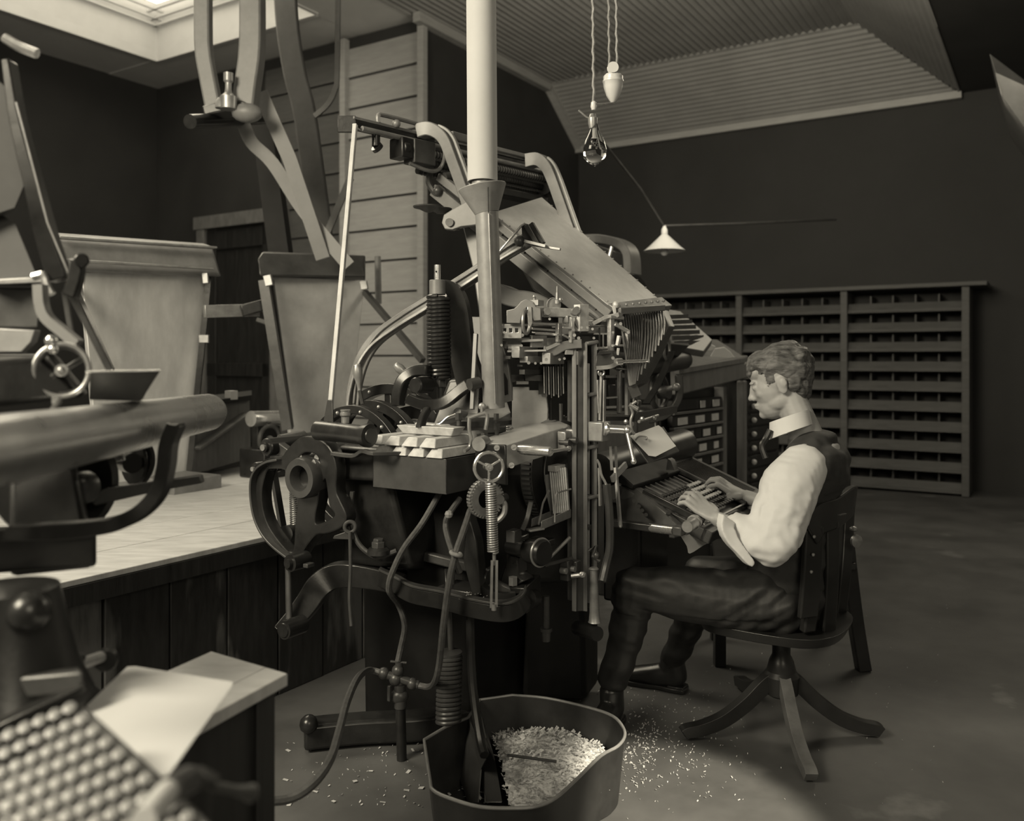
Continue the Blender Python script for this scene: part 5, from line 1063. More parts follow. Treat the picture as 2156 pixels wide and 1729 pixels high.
fin('filament', G().tube([bc+V((.006*math.cos(i*1.3)*(1+i*.08), .004*math.sin(i*1.3), -.045-.012*abs(math.sin(i*.9))*2)) for i in range(14)], .0006, 5), DSTEEL, ep)
ew = thing('counterweight', D(1291, 215, 2.53), 'pale acorn-shaped porcelain counterweight on a pulley beside the bulb', 'counterweight')
rope(D(1281, -60, 2.53), D(1283, 140, 2.53), .0038, 'cord', ew); rope(D(1297, -60, 2.53), D(1299, 140, 2.53), .0038, 'cord', ew)
fin('pulley', G().lathe(D(1291, 141, 2.50), V((0,1,0)), [(0,.004),(0,.016),(.008,.012),(.016,.016),(.016,.004)], 22), PORC, ew)
fin('hook', G().cyl(D(1291, 145, 2.52), D(1291, 160, 2.52), .004), STEEL, ew)
fin('weight_body', G().lathe(D(1291, 216, 2.53), ZZ, [(0,.006),(.004,.010),(.02,.020),(.045,.028),(.058,.0295),(.060,.031),(.064,.031),(.066,.029),(.076,.029),(.082,.024),(.084,.006)], 28), PORC, ew)
# far shaded lamp
fl = thing('shaded_lamp', D(1400, 530, 6.0), 'small white conical enamel shade lamp hanging far back over the cabinets', 'lamp')
fin('lamp_shade', G().lathe(D(1399, 529, 6.0), ZZ, [(0,.142),(.002,.145),(.03,.11),(.115,.022),(.12,.018),(.11,.02),(.03,.10)], 36, closed=True), PORC, fl, label='white conical enamel shade')
fin('socket', G().lathe(D(1399, 493, 6.0), ZZ, [(0,.022),(.03,.022),(.05,.012),(.06,.010)], 16), PORC, fl)
fin('bulb', G().sph(D(1399, 530, 6.0), .03, 12), PORC, fl)
fin('cord', G().tube([D(1398, 475, 6.0), D(1350, 400, 5.6), D(1280, 312, 5.1), D(1250, 275, 4.9)], .008), IRON2, fl)
fin('guy_wire', G().tube([D(1399, 476, 6.0), D(1560, 471, 6.6), D(1760, 462, 7.5)], .010), IRON2, fl)

# ================= FOREGROUND LEFT MACHINE =================
FM = thing('typesetting_machine', D(120, 1560, 1.35), 'near out-of-focus typesetting machine cut off by the left edge, its keys lower left', 'machine')
ca, cb_ = D(438, 868, 2.0), D(-189, 983, .85); L = (cb_-ca).length; cdv = (cb_-ca)
fin('galley_cylinder', G().lathe(ca, cdv, [(-.03,.005),(-.03,.030),(-.022,.038),(0,.0425),(L,.0435),(L,.01)], 40), GALC, FM, label='long bright sheet-metal cylinder')
wc = D(130, 780, 1.38); wa = V((.35, -1, .05)).normalized()
fin('belt_wheel', G().torus(wc, wa, .040, .0042, 48, 10, 1.05), DSTEEL, FM)
fin('wheel_rim', G().ringm(wc+wa*-.012, wa, .040, .006, .02, 48), IRON2, FM)
x, y, z = frame(wa)
for k in range(4):
    a = .6+k*math.pi/2; d = x*math.cos(a)+y*math.sin(a); fin('spoke', G().bar(wc-wa*.01, wc-wa*.01+d*.037, .008, .014, wa), IRON, FM, bev=.002)
fin('hub', G().cyl(wc-wa*.02, wc+wa*.004, .010).sph(wc+wa*.006, .006, 10), DSTEEL, FM)
tr = G(); T0 = [(187,842,1.42),(296,845,1.45),(300,842,1.52),(200,838,1.50)]; T1 = [(190,784,1.38),(338,780,1.42),(330,783,1.55),(200,782,1.52)]
fin('sheet_tray', G().hexa([D(*p) for p in T0], [D(*p) for p in T1]), DTIN, FM, bev=.002)
fin('tray_rim', G().tube([D(180, 783, 1.37), D(338, 780, 1.415)], .0016), STEEL, FM)
ba = cat([D(372, 893, 1.52), D(356, 935, 1.50), D(350, 985, 1.48), D(335, 1035, 1.45), D(300, 1075, 1.42), D(250, 1100, 1.38), D(190, 1112, 1.33), D(100, 1118, 1.28), D(20, 1120, 1.22)], 6)
fin('curved_bracket', G().flat(ba, .035, [.024]*len(ba), V((0,1,0))), IRON, FM, bev=.005)
fin('bracket_fork', G().prism([D(350,890,1.5), D(360,900,1.5), D(377,892,1.5), D(370,908,1.5), D(362,935,1.5), D(345,925,1.5)], V((0,.03,0))), IRON, FM, bev=.002)
w2 = D(262, 972, 1.75)
fin('dark_wheel', G().torus(w2, V((.75,-1,0)), .052, .008, 40, 10, 1.1).cyl(w2, w2+V((.03,-.03,0)), .02), IRON, FM)
fin('dark_wheel_web', G().cyl(w2+V((.01,.012,0)), w2+V((.014,.017,0)), .05), IRON, FM)
fin('shaft_rod', G().cyl(D(180, 952, 1.6), D(220, 950, 1.65), .010).cyl(D(220, 972, 1.6), D(262, 965, 1.6), .004).cyl(D(222, 958, 1.6), D(262, 960, 1.6), .004), STEEL, FM)
w3 = D(120, 1010, 1.55)
fin('big_disc', G().lathe(w3, V((.2,-1,0)), [(0,.03),(0,.10),(.015,.108),(.03,.10),(.02,.03)], 44), IRON, FM)
fin('disc_boss', G().lathe(D(182, 1025, 1.48), V((-.2,-1,0)), [(0,.028),(.02,.028),(.03,.022),(.035,.012)], 26), IRON2, FM)
fin('boss_plate', G().prism([D(165,1040,1.5), D(200,1050,1.5), D(215,1030,1.5), D(420,1000,1.75), D(425,1018,1.75), D(330,1035,1.65), D(200,1065,1.5)], V((0,.02,0))), IRON2, FM, bev=.004)
fin('machine_body', G().hexa([D(20,1215,1.30), D(200,1195,1.36), D(205,1180,1.7), D(20,1190,1.7)], [D(20,940,1.35), D(150,930,1.42), D(165,930,1.75), D(20,930,1.75)]), IRON, FM, bev=.01)
fin('body_front', G().hexa([D(-40,1210,1.25), D(203,1193,1.34), D(203,1190,1.5), D(-40,1200,1.5)], [D(-40,1110,1.25), D(203,1105,1.34), D(203,1105,1.5), D(-40,1110,1.5)]), IRON, FM, bev=.006)
fin('top_housing', G().hexa([D(-20,860,1.32), D(180,835,1.40), D(190,830,1.6), D(-20,840,1.6)], [D(-20,760,1.32), D(90,750,1.38), D(120,745,1.6), D(-20,745,1.6)]), IRON, FM, bev=.01)
# lower rounded housing, knob, pins
fin('lower_housing', G().lathe(D(20, 1560, 1.18), ZZ, [(-.1,.12),(0,.12),(.03,.125),(.05,.108),(.07,.10),(.104,.086),(.16,.072),(.21,.062),(.215,.03)], 40), IRON, FM)
fin('housing_ledge', G().prism([D(-20,1480,1.12), D(175,1462,1.10), D(160,1440,1.25), D(-20,1450,1.25)], ZZ*.03), IRON2, FM, bev=.005)
fin('tray_ledge', G().prism([D(-30,1560,1.05), D(180,1458,1.10), D(165,1430,1.3), D(-30,1470,1.3)], ZZ*.012), IRON, FM, bev=.003)
fin('round_knob', G().sph(D(62, 1288, 1.12), .026, 20).cyl(D(55, 1290, 1.13), D(40, 1295, 1.2), .02), IRON, FM)
fin('side_roller', G().cyl(D(160, 1402, 1.3), D(212, 1384, 1.38), .009), DSTEEL, FM)
fin('roller_disc', G().lathe(D(222, 1385, 1.4), V((.5,-1,0)), [(0,.016),(.01,.02),(.02,.016)], 20), IRON, FM)
fin('roller_link', G().bar(D(140, 1430, 1.28), D(165, 1375, 1.3), .02, .02), IRON, FM, bev=.003)
# magazine, rails and belt at the left edge
fin('magazine', G().prism([D(-60,120,1.5), D(36,200,1.5), D(57,320,1.5), D(58,380,1.5), D(33,440,1.5), D(-60,470,1.5)], V((-.02,.03,0))), DULLG, FM, bev=.003)
fin('magazine_frame', G().flat(cat([D(20, 130, 1.46), D(40, 260, 1.46), D(75, 400, 1.46), D(100, 500, 1.47), D(128, 590, 1.48)], 5), .03, [.012+.022*i/20 for i in range(21)], V((0,1,0))), IRON, FM, bev=.002)
fin('frame_edge', G().tube([D(34, 215, 1.44), D(100, 470, 1.45), D(150, 590, 1.46)], .0016), DSTEEL, FM)
fin('side_plate', G().prism([D(-40,420,1.55), D(32,470,1.52), D(78,580,1.5), D(78,600,1.5), D(-40,600,1.5)], V((-.01,.02,0))), DULLG, FM, bev=.002)
fin('cross_shelf', G().hexa([D(-40,600,1.48), D(150,592,1.48), D(150,590,1.6), D(-40,597,1.6)], [D(-40,590,1.48), D(150,580,1.48), D(150,579,1.6), D(-40,588,1.6)]), DSTEEL, FM, bev=.001)
fin('pivot_handle', G().tube(cat([D(70, 583, 1.46), D(90, 580, 1.46), D(98, 600, 1.46), D(110, 620, 1.46)], 4), .007), STEEL, FM)
fin('bell_crank', G().flat([D(165, 545, 1.44), D(160, 590, 1.44), D(148, 625, 1.44)], .02, .022, V((0,1,0))).cyl(D(172, 548, 1.42), D(172, 548, 1.46), .012), IRON, FM, bev=.003)
fin('stay_rod', G().bar(D(152, 622, 1.5), D(232, 780, 1.5), .008, .010).bar(D(135, 610, 1.5), D(150, 700, 1.5), .006, .008), IRON2, FM)
fin('belt_strap', G().flat(cat([D(85, 600, 1.42), D(88, 640, 1.42), D(100, 670, 1.42), D(135, 700, 1.42), D(165, 725, 1.42)], 5), .02, .016, V((0,1,0))), BELT, FM)
fin('pale_cover', G().prism([D(-30,690,1.5), D(74,695,1.5), D(66,720,1.5), D(45,742,1.5), D(-30,742,1.5)], V((0,.02,0))), GALV, FM, bev=.002)
fin('upper_panel', G().hexa([D(-30,690,1.55), D(80,690,1.5), D(80,690,1.52), D(-30,690,1.6)], [D(-30,606,1.55), D(84,606,1.5), D(84,606,1.52), D(-30,606,1.6)]), IRON2, FM, bev=.003)
fin('latch_stud', G().sph(D(108, 718, 1.34), .010, 10), STEEL, FM)
fin('latch_stud', G().sph(D(112, 736, 1.34), .008, 10), STEEL, FM)
fin('latch_stud', G().cyl(D(119, 850, 1.34), D(119, 835, 1.34), .007), STEEL, FM)
fin('hose', G().tube(cat([D(125, 845, 1.3), D(95, 880, 1.2), D(50, 910, 1.05), D(20, 925, 1.0)], 4), .004), RUB, FM)
fin('upper_latch', G().tube(cat([D(10, 80, 1.5), D(40, 98, 1.5), D(78, 113, 1.5)], 4), .009), STEEL, FM)
# its keyboard
k0 = D(88, 1440, .80); ku_ = V((.53, -.45, -.62)); 
en = V((0, -.62, .78)).normalized(); KO = D(120, 1600, .80)
def hit(px, py): r = ray(px, py); return O + r*((KO-O).dot(en)/r.dot(en))
org = hit(277, 1612); La = hit(305, 1638)-org; Lb = hit(245, 1627)-org
e1_ = La.normalized(); e2_ = (Lb-e1_*e1_.dot(Lb)).normalized()
def kq(a_, b_, c_=0): return org+e1_*a_+e2_*b_+en*c_
KB2 = fin('keyboard', G().hexa([kq(-.098,-.012,-.04), kq(.16,-.012,-.04), kq(.16,.22,-.04), kq(-.098,.22,-.04)], [kq(-.098,-.012,-.014), kq(.16,-.012,-.014), kq(.16,.22,-.014), kq(-.098,.22,-.014)]), IRON, FM, bev=.002)
k1 = None
for i in range(-5, 8):
    for j in range(10):
        p = org+La*i+Lb*j
        if k1 is None: k1 = fin('key', G().lathe(p-en*.010, en, [(0,.003),(.007,.003),(.0075,.0056),(.010,.0062),(.0105,.0045)], 14), KEYW, KB2); kc = p
        else: dup(k1, p-kc, KB2)
KEYG = mat('grey_key_stem', .2, .3, .4)
fin('key_frame_bar', G().cyl(D(300, 1730, .62), D(352, 1668, .70), .0095), PORC, FM)
fin('frame_collar', G().cyl(D(352, 1668, .70), D(398, 1642, .75), .012), IRON2, FM)
fin('crank_elbow', G().flat([D(392, 1640, .75), D(405, 1630, .76), D(445, 1650, .78)], .016, .016, V((0,1,0))), DTIN, FM, bev=.003)
fin('crank_handle', G().lathe(D(445, 1655, .78), D(535, 1672, .82)-D(445, 1655, .78), [(0,.005),(.03,.0045),(.045,.007),(.052,.009),(.056,.006)], 18), DTIN, FM)

# ================= COPY DESK AND PAPERS =================
TZ = .72
ct = thing('copy_desk', Zp(560, 1500, TZ), 'small desk with pale two-board top under the white sheets, lower left', 'desk')
c1, c2, c3, c4 = Zp(606, 1418, TZ), Zp(445, 1371, TZ), Zp(175, 1450, TZ), Zp(330, 1540, TZ)
g = G(); m12 = c1.lerp(c2, .27); m34 = Zp(352, 1532, TZ)
c3 = c2+(Zp(200, 1480, TZ)-c2); c4 = c1+(c3-c2); m34 = c4.lerp(c3, .27)
def slab(name, q_, th, m, par): return fin(name, G().hexa([p-ZZ*th for p in q_], list(q_)), m, par, bev=.002)
slab('top_board', [c1, m12+(c1-m12)*.01, m34+(c4-m34)*.01, c4], .022, WOODL, ct)
slab('top_board', [m12, c2, c3, m34], .022, WOODL, ct)
e_in = (c2-c1).normalized(); f_in = (c4-c1).normalized()
def deskp(a_, b_, z_): p = c1+e_in*a_+f_in*b_; return V((p.x, p.y, z_))
Ls, Lf = (c2-c1).length, (c4-c1).length
fin('side_panel', G().hexa([deskp(.03,.02,0), deskp(.03,Lf-.02,0), deskp(.045,Lf-.02,0), deskp(.045,.02,0)], [deskp(.03,.02,TZ-.022), deskp(.03,Lf-.02,TZ-.022), deskp(.045,Lf-.02,TZ-.022), deskp(.045,.02,TZ-.022)]), WOODD, ct)
fin('end_panel', G().hexa([deskp(.03,.02,0), deskp(Ls-.03,.02,0), deskp(Ls-.03,.035,0), deskp(.03,.035,0)], [deskp(.03,.02,TZ-.022), deskp(Ls-.03,.02,TZ-.022), deskp(Ls-.03,.035,TZ-.022), deskp(.03,.035,TZ-.022)]), WOODD, ct)
fin('leg', G().hexa([deskp(.02,.012,0), deskp(.02,.06,0), deskp(.06,.06,0), deskp(.06,.012,0)], [deskp(.02,.012,TZ-.022), deskp(.02,.06,TZ-.022), deskp(.06,.06,TZ-.022), deskp(.06,.012,TZ-.022)]), WOODD, ct, bev=.004)
for k, (pp, lab) in enumerate((([(188,1488),(265,1412),(488,1440),(372,1610),(318,1655)], 'lower of the white sheets, showing along the right edge'), ([(182,1486),(268,1404),(285,1403),(490,1436),(488,1446),(352,1635),(318,1652)], 'topmost large white sheet tilted over the desk and keys'))):
    g_ = [D(a_, b_, 1.33-(b_-1403)*.00215-k*.004) for a_, b_ in pp]
    fin('paper_sheet', G().prism(g_, V((0,.0004,-.0012))), PAPER, label=lab, cat_='paper', group='papers on the copy desk')

# ================= CHAIRS =================
SCH = thing('swivel_chair', Zp(1640, 1530, 0), 'dark wooden swivel chair the operator sits on', 'chair')
sd_ = 2.93; sc0 = Zp(1645, 1545, 0); sx, sy = sc0.x, sc0.y
CW = mat('chair_wood', .02, 0, .33, .3, 8, .05)
CWE = mat('worn_chair_wood', .13, 0, .4, .35, 9, .05)
seatz = .40
fr_ = -W; sp_ = V((sx, sy, 0))
def chp(f_, r_, z_): return sp_+W*f_+U*r_+ZZ*z_       # f forward (towards machine), r to the operator's right
ring_ = []
sa = [(.26,.0),(.25,.12),(.20,.21),(.05,.235),(-.12,.22),(-.20,.14),(-.22,0),(-.20,-.14),(-.12,-.22),(.05,-.235),(.20,-.21),(.25,-.12)]
sr = cat([chp(a_, b_, seatz) for a_, b_ in sa], 4, True); ce = chp(.02, 0, seatz)
low = [V((ce.x+(p.x-ce.x)*.93, ce.y+(p.y-ce.y)*.93, seatz-.035)) for p in sr]; inn = [V((ce.x+(p.x-ce.x)*.85, ce.y+(p.y-ce.y)*.85, seatz-.004)) for p in sr]; inn2 = [V((ce.x+(p.x-ce.x)*.3, ce.y+(p.y-ce.y)*.3, seatz-.014)) for p in sr]
fin('seat', G().loft([low, sr, inn, inn2]), CW, SCH, bev=.003)
fin('spindle', G().lathe(sp_+ZZ*.19, ZZ, [(0,.045),(.02,.05),(.06,.04),(.08,.03),(.12,.03),(.13,.07),(.165,.09)], 24), IRON, SCH)
fin('tilt_iron', G().bar(chp(-.15, 0, .34), chp(.16, 0, .345), .06, .03), IRON, SCH, bev=.005)
fin('hub', G().lathe(sp_+ZZ*.13, ZZ, [(0,.04),(.01,.055),(.07,.06),(.09,.045)], 24), CW, SCH)
for (px, py, mm) in ((1450, 1545, CW), (1704, 1632, CWE), (1842, 1540, CW), (1560, 1440, CW)):
    e = Zp(px, py, .02); s_ = V((sx, sy, .20)); dd_ = (e-s_); dd_.z = 0
    P_ = cat([s_, s_+dd_*.16+ZZ*-.022, s_+dd_*.38+ZZ*-.085, s_+dd_*.62+ZZ*-.137, s_+dd_*.85+ZZ*-.163, V((e.x, e.y, .03))+dd_*.01, V((e.x, e.y, .022))+dd_*.06], 5)
    side = dd_.cross(ZZ).normalized()
    fin('leg', G().flat(P_, [.038]*len(P_), [.052-.018*i/len(P_) for i in range(len(P_))], side), mm, SCH, bev=.008)
# curved back: two main posts and a slatted curved rail
for (x1, y1, x2, y2, d1, d2, w_) in ((1700, 1330, 1716, 1100, 2.72, 2.72, .045), (1740, 1340, 1748, 1098, 2.78, 2.80, .05), (1762, 1330, 1785, 1060, 2.98, 3.05, .045)):
    fin('back_post', G().flat(cat([D(x1, y1, d1), D((x1+x2)/2+4, (y1+y2)/2, d1), D(x2, y2, d2)], 5), w_, .03, V((1,.3,0))), CW, SCH, bev=.006)
brl = cat([D(1700, 1120, 2.68), D(1722, 1092, 2.72), D(1760, 1078, 2.82), D(1790, 1055, 3.0), D(1796, 1052, 3.15)], 6)
fin('back_rail', G().flat(brl, .03, .10, ZZ.cross(V((1,.5,0)))), CW, SCH, bev=.01)
fin('back_splat', G().flat(cat([D(1712, 1110, 2.70), D(1708, 1200, 2.69), D(1700, 1300, 2.69)], 5), .07, .02, V((1,.4,0))), CW, SCH, bev=.005)
for (x_, y_) in ((1714,1130),(1712,1168),(1708,1204)): fin('back_stud', G().sph(D(x_, y_, 2.675), .006, 8), DSTEEL, SCH)
fin('wing_bolt', G().lathe(D(1797, 1138, 2.95), V((.3,-1,0)), [(0,.012),(.01,.022),(.02,.022),(.026,.01)], 20).sph(D(1797, 1114, 2.95), .014, 10, (1,1,.7)), DSTEEL, SCH)
CH2 = thing('wooden_chair', Zp(1660, 1405, 0), 'plain dark straight-legged chair standing behind the swivel chair', 'chair')
def ground(px, py): return Zp(px, py, 0)
l1, l2 = ground(1515, 1402), ground(1818, 1412)
fin('leg', G().bar(l1, V((l1.x, l1.y, .43)), .045, .045, V((0,1,0))), CW, CH2, bev=.004)
fin('back_stile', G().flat(cat([l2, D(1800, 1300, 3.52), D(1782, 1150, 3.48), D(1776, 1048, 3.45)], 5), .05, .055, V((0,1,0))), CW, CH2, bev=.006)
fin('seat', G().hexa([V((l1.x-.03, l1.y-.03, .42)), V((l2.x-.05, l2.y-.06, .42)), V((l2.x-.02, l2.y+.36, .42)), V((l1.x+.05, l1.y+.36, .42))], [V((l1.x-.03, l1.y-.03, .45)), V((l2.x-.05, l2.y-.06, .45)), V((l2.x-.02, l2.y+.36, .45)), V((l1.x+.05, l1.y+.36, .45))]), CW, CH2, bev=.006)
fin('leg', G().bar(V((l1.x+.06, l1.y+.33, 0)), V((l1.x+.06, l1.y+.33, .43)), .04, .04, V((0,1,0))), CW, CH2, bev=.004)
fin('leg', G().bar(V((l2.x-.03, l2.y+.33, 0)), V((l2.x-.03, l2.y+.33, .9)), .04, .04, V((0,1,0))), CW, CH2, bev=.004)
fin('back_slat', G().flat(cat([V((l2.x-.06, l2.y, .78)), V((l2.x-.08, l2.y+.16, .80)), V((l2.x-.06, l2.y+.33, .78))], 4), .10, .02, ZZ), CW, CH2, bev=.004)
# ================= THE OPERATOR =================
def chain(g, pts, n=10, mul=1.0):     # pts: (pos, r or (rx,ry,rz)[, axes]) overlapping ellipsoids
    for (p, r, *ax), (q, s, *_) in zip(pts[:-1], pts[1:]):
        p, q = V(p), V(q); r = (r,)*3 if not isinstance(r, tuple) else r; s = (s,)*3 if not isinstance(s, tuple) else s
        m = max(2, int((q-p).length/(min(min(r), min(s))*.26)))
        for i in range(m+1):
            k = i/m; e = tuple((r[j]*(1-k)+s[j]*k)*mul for j in range(3)); g.sph(p.lerp(q, k), 1, n, e, ax[0] if ax else None)
PR = thing('person', Zp(1400, 1480, 0), 'man typing at the keyboard in white shirt, dark vest and trousers', 'person')
FW = W.copy(); RT = U.copy()          # he faces along W; his left side is towards the camera
AX = (RT, FW, ZZ)
pel = D(1662, 1262, 2.88)
hipL, hipR = pel-RT*.095+FW*.02, pel+RT*.095+FW*.02
waist = pel+FW*-.02+ZZ*.17; chest = pel+FW*-.01+ZZ*.36; shc = pel+FW*.10+ZZ*.50; 
shL = D(1686, 968, 2.70); shR = shL+RT*.31
shc = (shL+shR)/2
neck0 = shc+ZZ*.04+FW*.02; headc = D(1640, 808, 2.89)
elL = D(1622, 1142, 2.60); wrL = D(1512, 1094, 2.69); haL = D(1478, 1070, 2.73)
elR = elL+RT*.40+ZZ*.01; wrR = D(1572, 1046, 3.06); haR = D(1532, 1028, 3.07)
knL = D(1338, 1236, 2.84); anL = D(1288, 1440, 2.98); toeL = D(1268, 1500, 2.86)
knR = D(1478, 1212, 3.18); anR = D(1415, 1398, 3.30)
# head frame: forward tilted down
HF = (FW*.90+V((-.30, -.10, 0))+ZZ*-.30).normalized(); HR = HF.cross(ZZ).normalized(); HU = HR.cross(HF).normalized(); HA = (HR, HF, HU)
def hp_(f_, r_, u_): return headc+HF*f_+HR*r_+HU*u_
g = G()
g.sph(hp_(-.015, 0, .028), 1, 26, (.074, .092, .090), HA)          # cranium
g.sph(hp_(.028, 0, -.012), 1, 22, (.063, .060, .075), HA)          # face
g.sph(hp_(.040, 0, -.065), 1, 18, (.048, .046, .048), HA)         # jaw
g.sph(hp_(.072, 0, -.088), 1, 14, (.020, .018, .017), HA)         # chin
for s_ in (-1, 1):
    g.sph(hp_(.010, s_*.040, -.055), 1, 14, (.020, .045, .028), HA)   # jaw angle
    g.sph(hp_(.060, s_*.034, -.018), 1, 12, (.020, .020, .018), HA)   # cheek
    g.sph(hp_(.080, s_*.028, .022), 1, 12, (.022, .012, .007), HA)   # brow
    g.sph(hp_(.078, s_*.030, .006), 1, 12, (.013, .010, .010), HA)  # eyeball/lid
    g.sph(hp_(-.012, s_*.074, -.008), 1, 14, (.007, .018, .030), HA)  # ear
    g.sph(hp_(-.018, s_*.081, .002), 1, 12, (.006, .014, .018), HA)
    g.sph(hp_(.091, s_*.010, -.031), 1, 10, (.008, .010, .007), HA)
chain(g, [(hp_(.084, 0, .014), .009), (hp_(.094, 0, -.016), .010), (hp_(.101, 0, -.026), .0105)], 12)   # nose
g.sph(hp_(.088, 0, -.052), 1, 12, (.020, .010, .006), HA); g.sph(hp_(.086, 0, -.063), 1, 12, (.018, .010, .006), HA)   # lips
g.sph(hp_(.060, 0, .055), 1, 18, (.055, .032, .035), HA)  # forehead
chain(g, [(hp_(-.02, 0, -.04), (.050, .055, .05)), (neck0+FW*-.01, (.056, .060, .05), AX)], 16)
# torso and limbs under the clothes
chain(g, [(neck0, (.07,.06,.05), AX), (shc+FW*-.02, (.15,.075,.06), AX), (chest, (.150,.100,.09), AX), (waist, (.13,.095,.09), AX), (pel, (.155,.11,.09), AX)], 14)
chain(g, [(shL+RT*.04, .055), (elL, .036)], 12); chain(g, [(shR-RT*.04, .055), (elR, .036)], 12)
chain(g, [(elL, .036), (wrL, .0245)], 12); chain(g, [(elR, .036), (wrR, .0245)], 12)
for hip, kn_, an_ in ((hipL, knL, anL), (hipR, knR, anR)):
    chain(g, [(hip, .075), (kn_, .05), (an_, .035)], 10)
# hands: palm + five separate, bent fingers
def hand(g, wr, ha, up, thumb_side):
    al = (ha-wr).normalized(); sd = al.cross(up).normalized(); up = sd.cross(al).normalized(); ax = (sd, al, up)
    chain(g, [(wr, (.024, .02, .017), ax), (wr+al*.03, (.032, .02, .015), ax), (wr+al*.075, (.038, .02, .013), ax)], 12)
    base = wr+al*.082
    for k, (off, ln, lift) in enumerate(((-.028, .072, .004), (-.0095, .080, .010), (.0095, .075, .007), (.027, .060, 0))):
        off *= thumb_side
        b0 = base+sd*off; spread = sd*off*.35
        p1 = b0+al*ln*.42+up*(.008+lift)+spread*.5; p2 = p1+al*ln*.30-up*.014+spread*.3; p3 = p2+al*ln*.10-up*.022
        chain(g, [(b0-al*.02, .0095), (p1, .0088), (p2, .0078), (p3, .0065)], 10)
    t0 = wr+al*.030-sd*.026*thumb_side
    t1 = t0+al*.030-sd*.022*thumb_side-up*.010; t2 = t1+al*.030-sd*.004*thumb_side-up*.012
    chain(g, [(t0, .014), (t1, .0105), (t2, .0085)], 10)
hand(g, wrL, haL, (ZZ+V((0,-.45,0))).normalized(), -1)
hand(g, wrR, haR, (ZZ+V((0,-.35,0))).normalized(), 1)
fin('body', fuse(g, .0042, 3), SKIN, PR, ang=180)
# hair
g = G()
for (f_, r_, u_, a_, b_, c_) in ((-.020, 0, .050, .083, .098, .082), (.030, 0, .080, .068, .060, .042), (-.070, 0, .030, .070, .050, .066), (-.065, 0, .085, .055, .042, .035), (-.090, .01, .055, .052, .035, .040), (-.062, 0, -.02, .062, .035, .055), (-.088, -.01, .075, .05, .035, .032), (-.05, .0, .105, .05, .05, .025), (.066, -.008, .068, .050, .026, .018), (.080, -.03, .055, .022, .014, .018)):
    g.sph(hp_(f_, r_, u_), 1, 22, (a_, b_, c_), HA)
for s_ in (-1, 1): g.sph(hp_(.012, s_*.066, .030), 1, 14, (.012, .035, .030), HA); g.sph(hp_(-.045, s_*.062, -.005), 1, 14, (.014, .028, .032), HA)
me = fuse(g, .004, 3)
def hairf(co):
    d = co-headc; a_ = d.dot(HF); b_ = d.dot(HR); c_ = d.dot(HU)
    return .006*noise.noise(V((a_*16, b_*70, c_*30)))+.004*noise.noise(V((a_*40, b_*150, c_*60)))+.007*noise.noise(V((a_*18, b_*18, c_*18)))
wrinkle(me, hairf)
# keep the hair off the face and ears
import bmesh
bm = bmesh.new(); bm.from_mesh(me)
kill = []
for v in bm.verts:
    d = v.co-headc; a_, b_, c_ = d.dot(HF), d.dot(HR), d.dot(HU)
    if (a_ > .035 and c_ < .045 and abs(b_) < .075) or (-.02 < a_ < .03 and c_ < .008) : kill.append(v)
bmesh.ops.delete(bm, geom=kill, context='VERTS'); bm.to_mesh(me); bm.free()
fin('hair', me, HAIR, PR, ang=180, label='thick wavy light-brown hair')
# collar
co_ax = (shc+ZZ*.08+FW*.03-neck0)
ca_ = D(1668, 880, 2.84)
cu = (ZZ+FW*.10).normalized(); cx = (RT-cu*RT.dot(cu)).normalized(); cy = cu.cross(cx)
cx, cy = cx, cy
cc0 = D(1664, 902, 2.82)
def crg(z_, rx, ry, tilt=0): return [cc0+cu*(z_-.30*math.sin(2*math.pi*i/40)*ry*tilt)+cx*rx*math.cos(2*math.pi*i/40)+cy*ry*math.sin(2*math.pi*i/40) for i in range(40)]
fin('collar', G().loft([crg(-.012, .068, .070, 1), crg(.040, .061, .064, .9), crg(.040, .058, .061, .9), crg(-.012, .064, .066, 1)], closed=True), WHITE, PR, label='stiff white standing collar')
fin('necktie', G().tube(cat([D(1622, 905, 2.80), D(1612, 925, 2.80), D(1604, 940, 2.79), D(1612, 965, 2.78)], 4), [.010]*13), LEATH, PR)
# shirt (sleeves and a thin body)
def sleeve(sh, el, wr, k_):
    g = G(); md = sh.lerp(el, .5)
    if k_: chain(g, [(sh-ZZ*.03, .078), (sh.lerp(el, .35), .090), (sh.lerp(el, .72), .090), (el+ZZ*.0, .072), (el.lerp(wr, .35)-ZZ*.008, .062), (el.lerp(wr, .62), .044)], 12)
    else: chain(g, [(sh-ZZ*.13+FW*.05, .038), (sh.lerp(el, .5), .062), (el, .065), (el.lerp(wr, .35), .056), (el.lerp(wr, .62), .042)], 12)
    me = fuse(g, .006, 5)
    ad = (el-sh).normalized()
    def fn(co):
        t_ = (co-sh).dot(ad); s = co*1
        low = min(1, max(0, (t_-.05)/.2))
        return .013*low*noise.noise(V((co.x*10, co.y*10, co.z*22+3)))+.006*low*noise.noise(co*34)+.010*noise.noise(V((co.x*7, co.y*7, co.z*5)))
    wrinkle(me, fn); return me
fin('shirt_sleeve', sleeve(shL+RT*.015, elL, wrL, 1), WHITE, PR, ang=180, label='full white sleeve of the left arm')
fin('shirt_sleeve', sleeve(shR-RT*.03, elR, wrR, 0), WHITE, PR, ang=180)
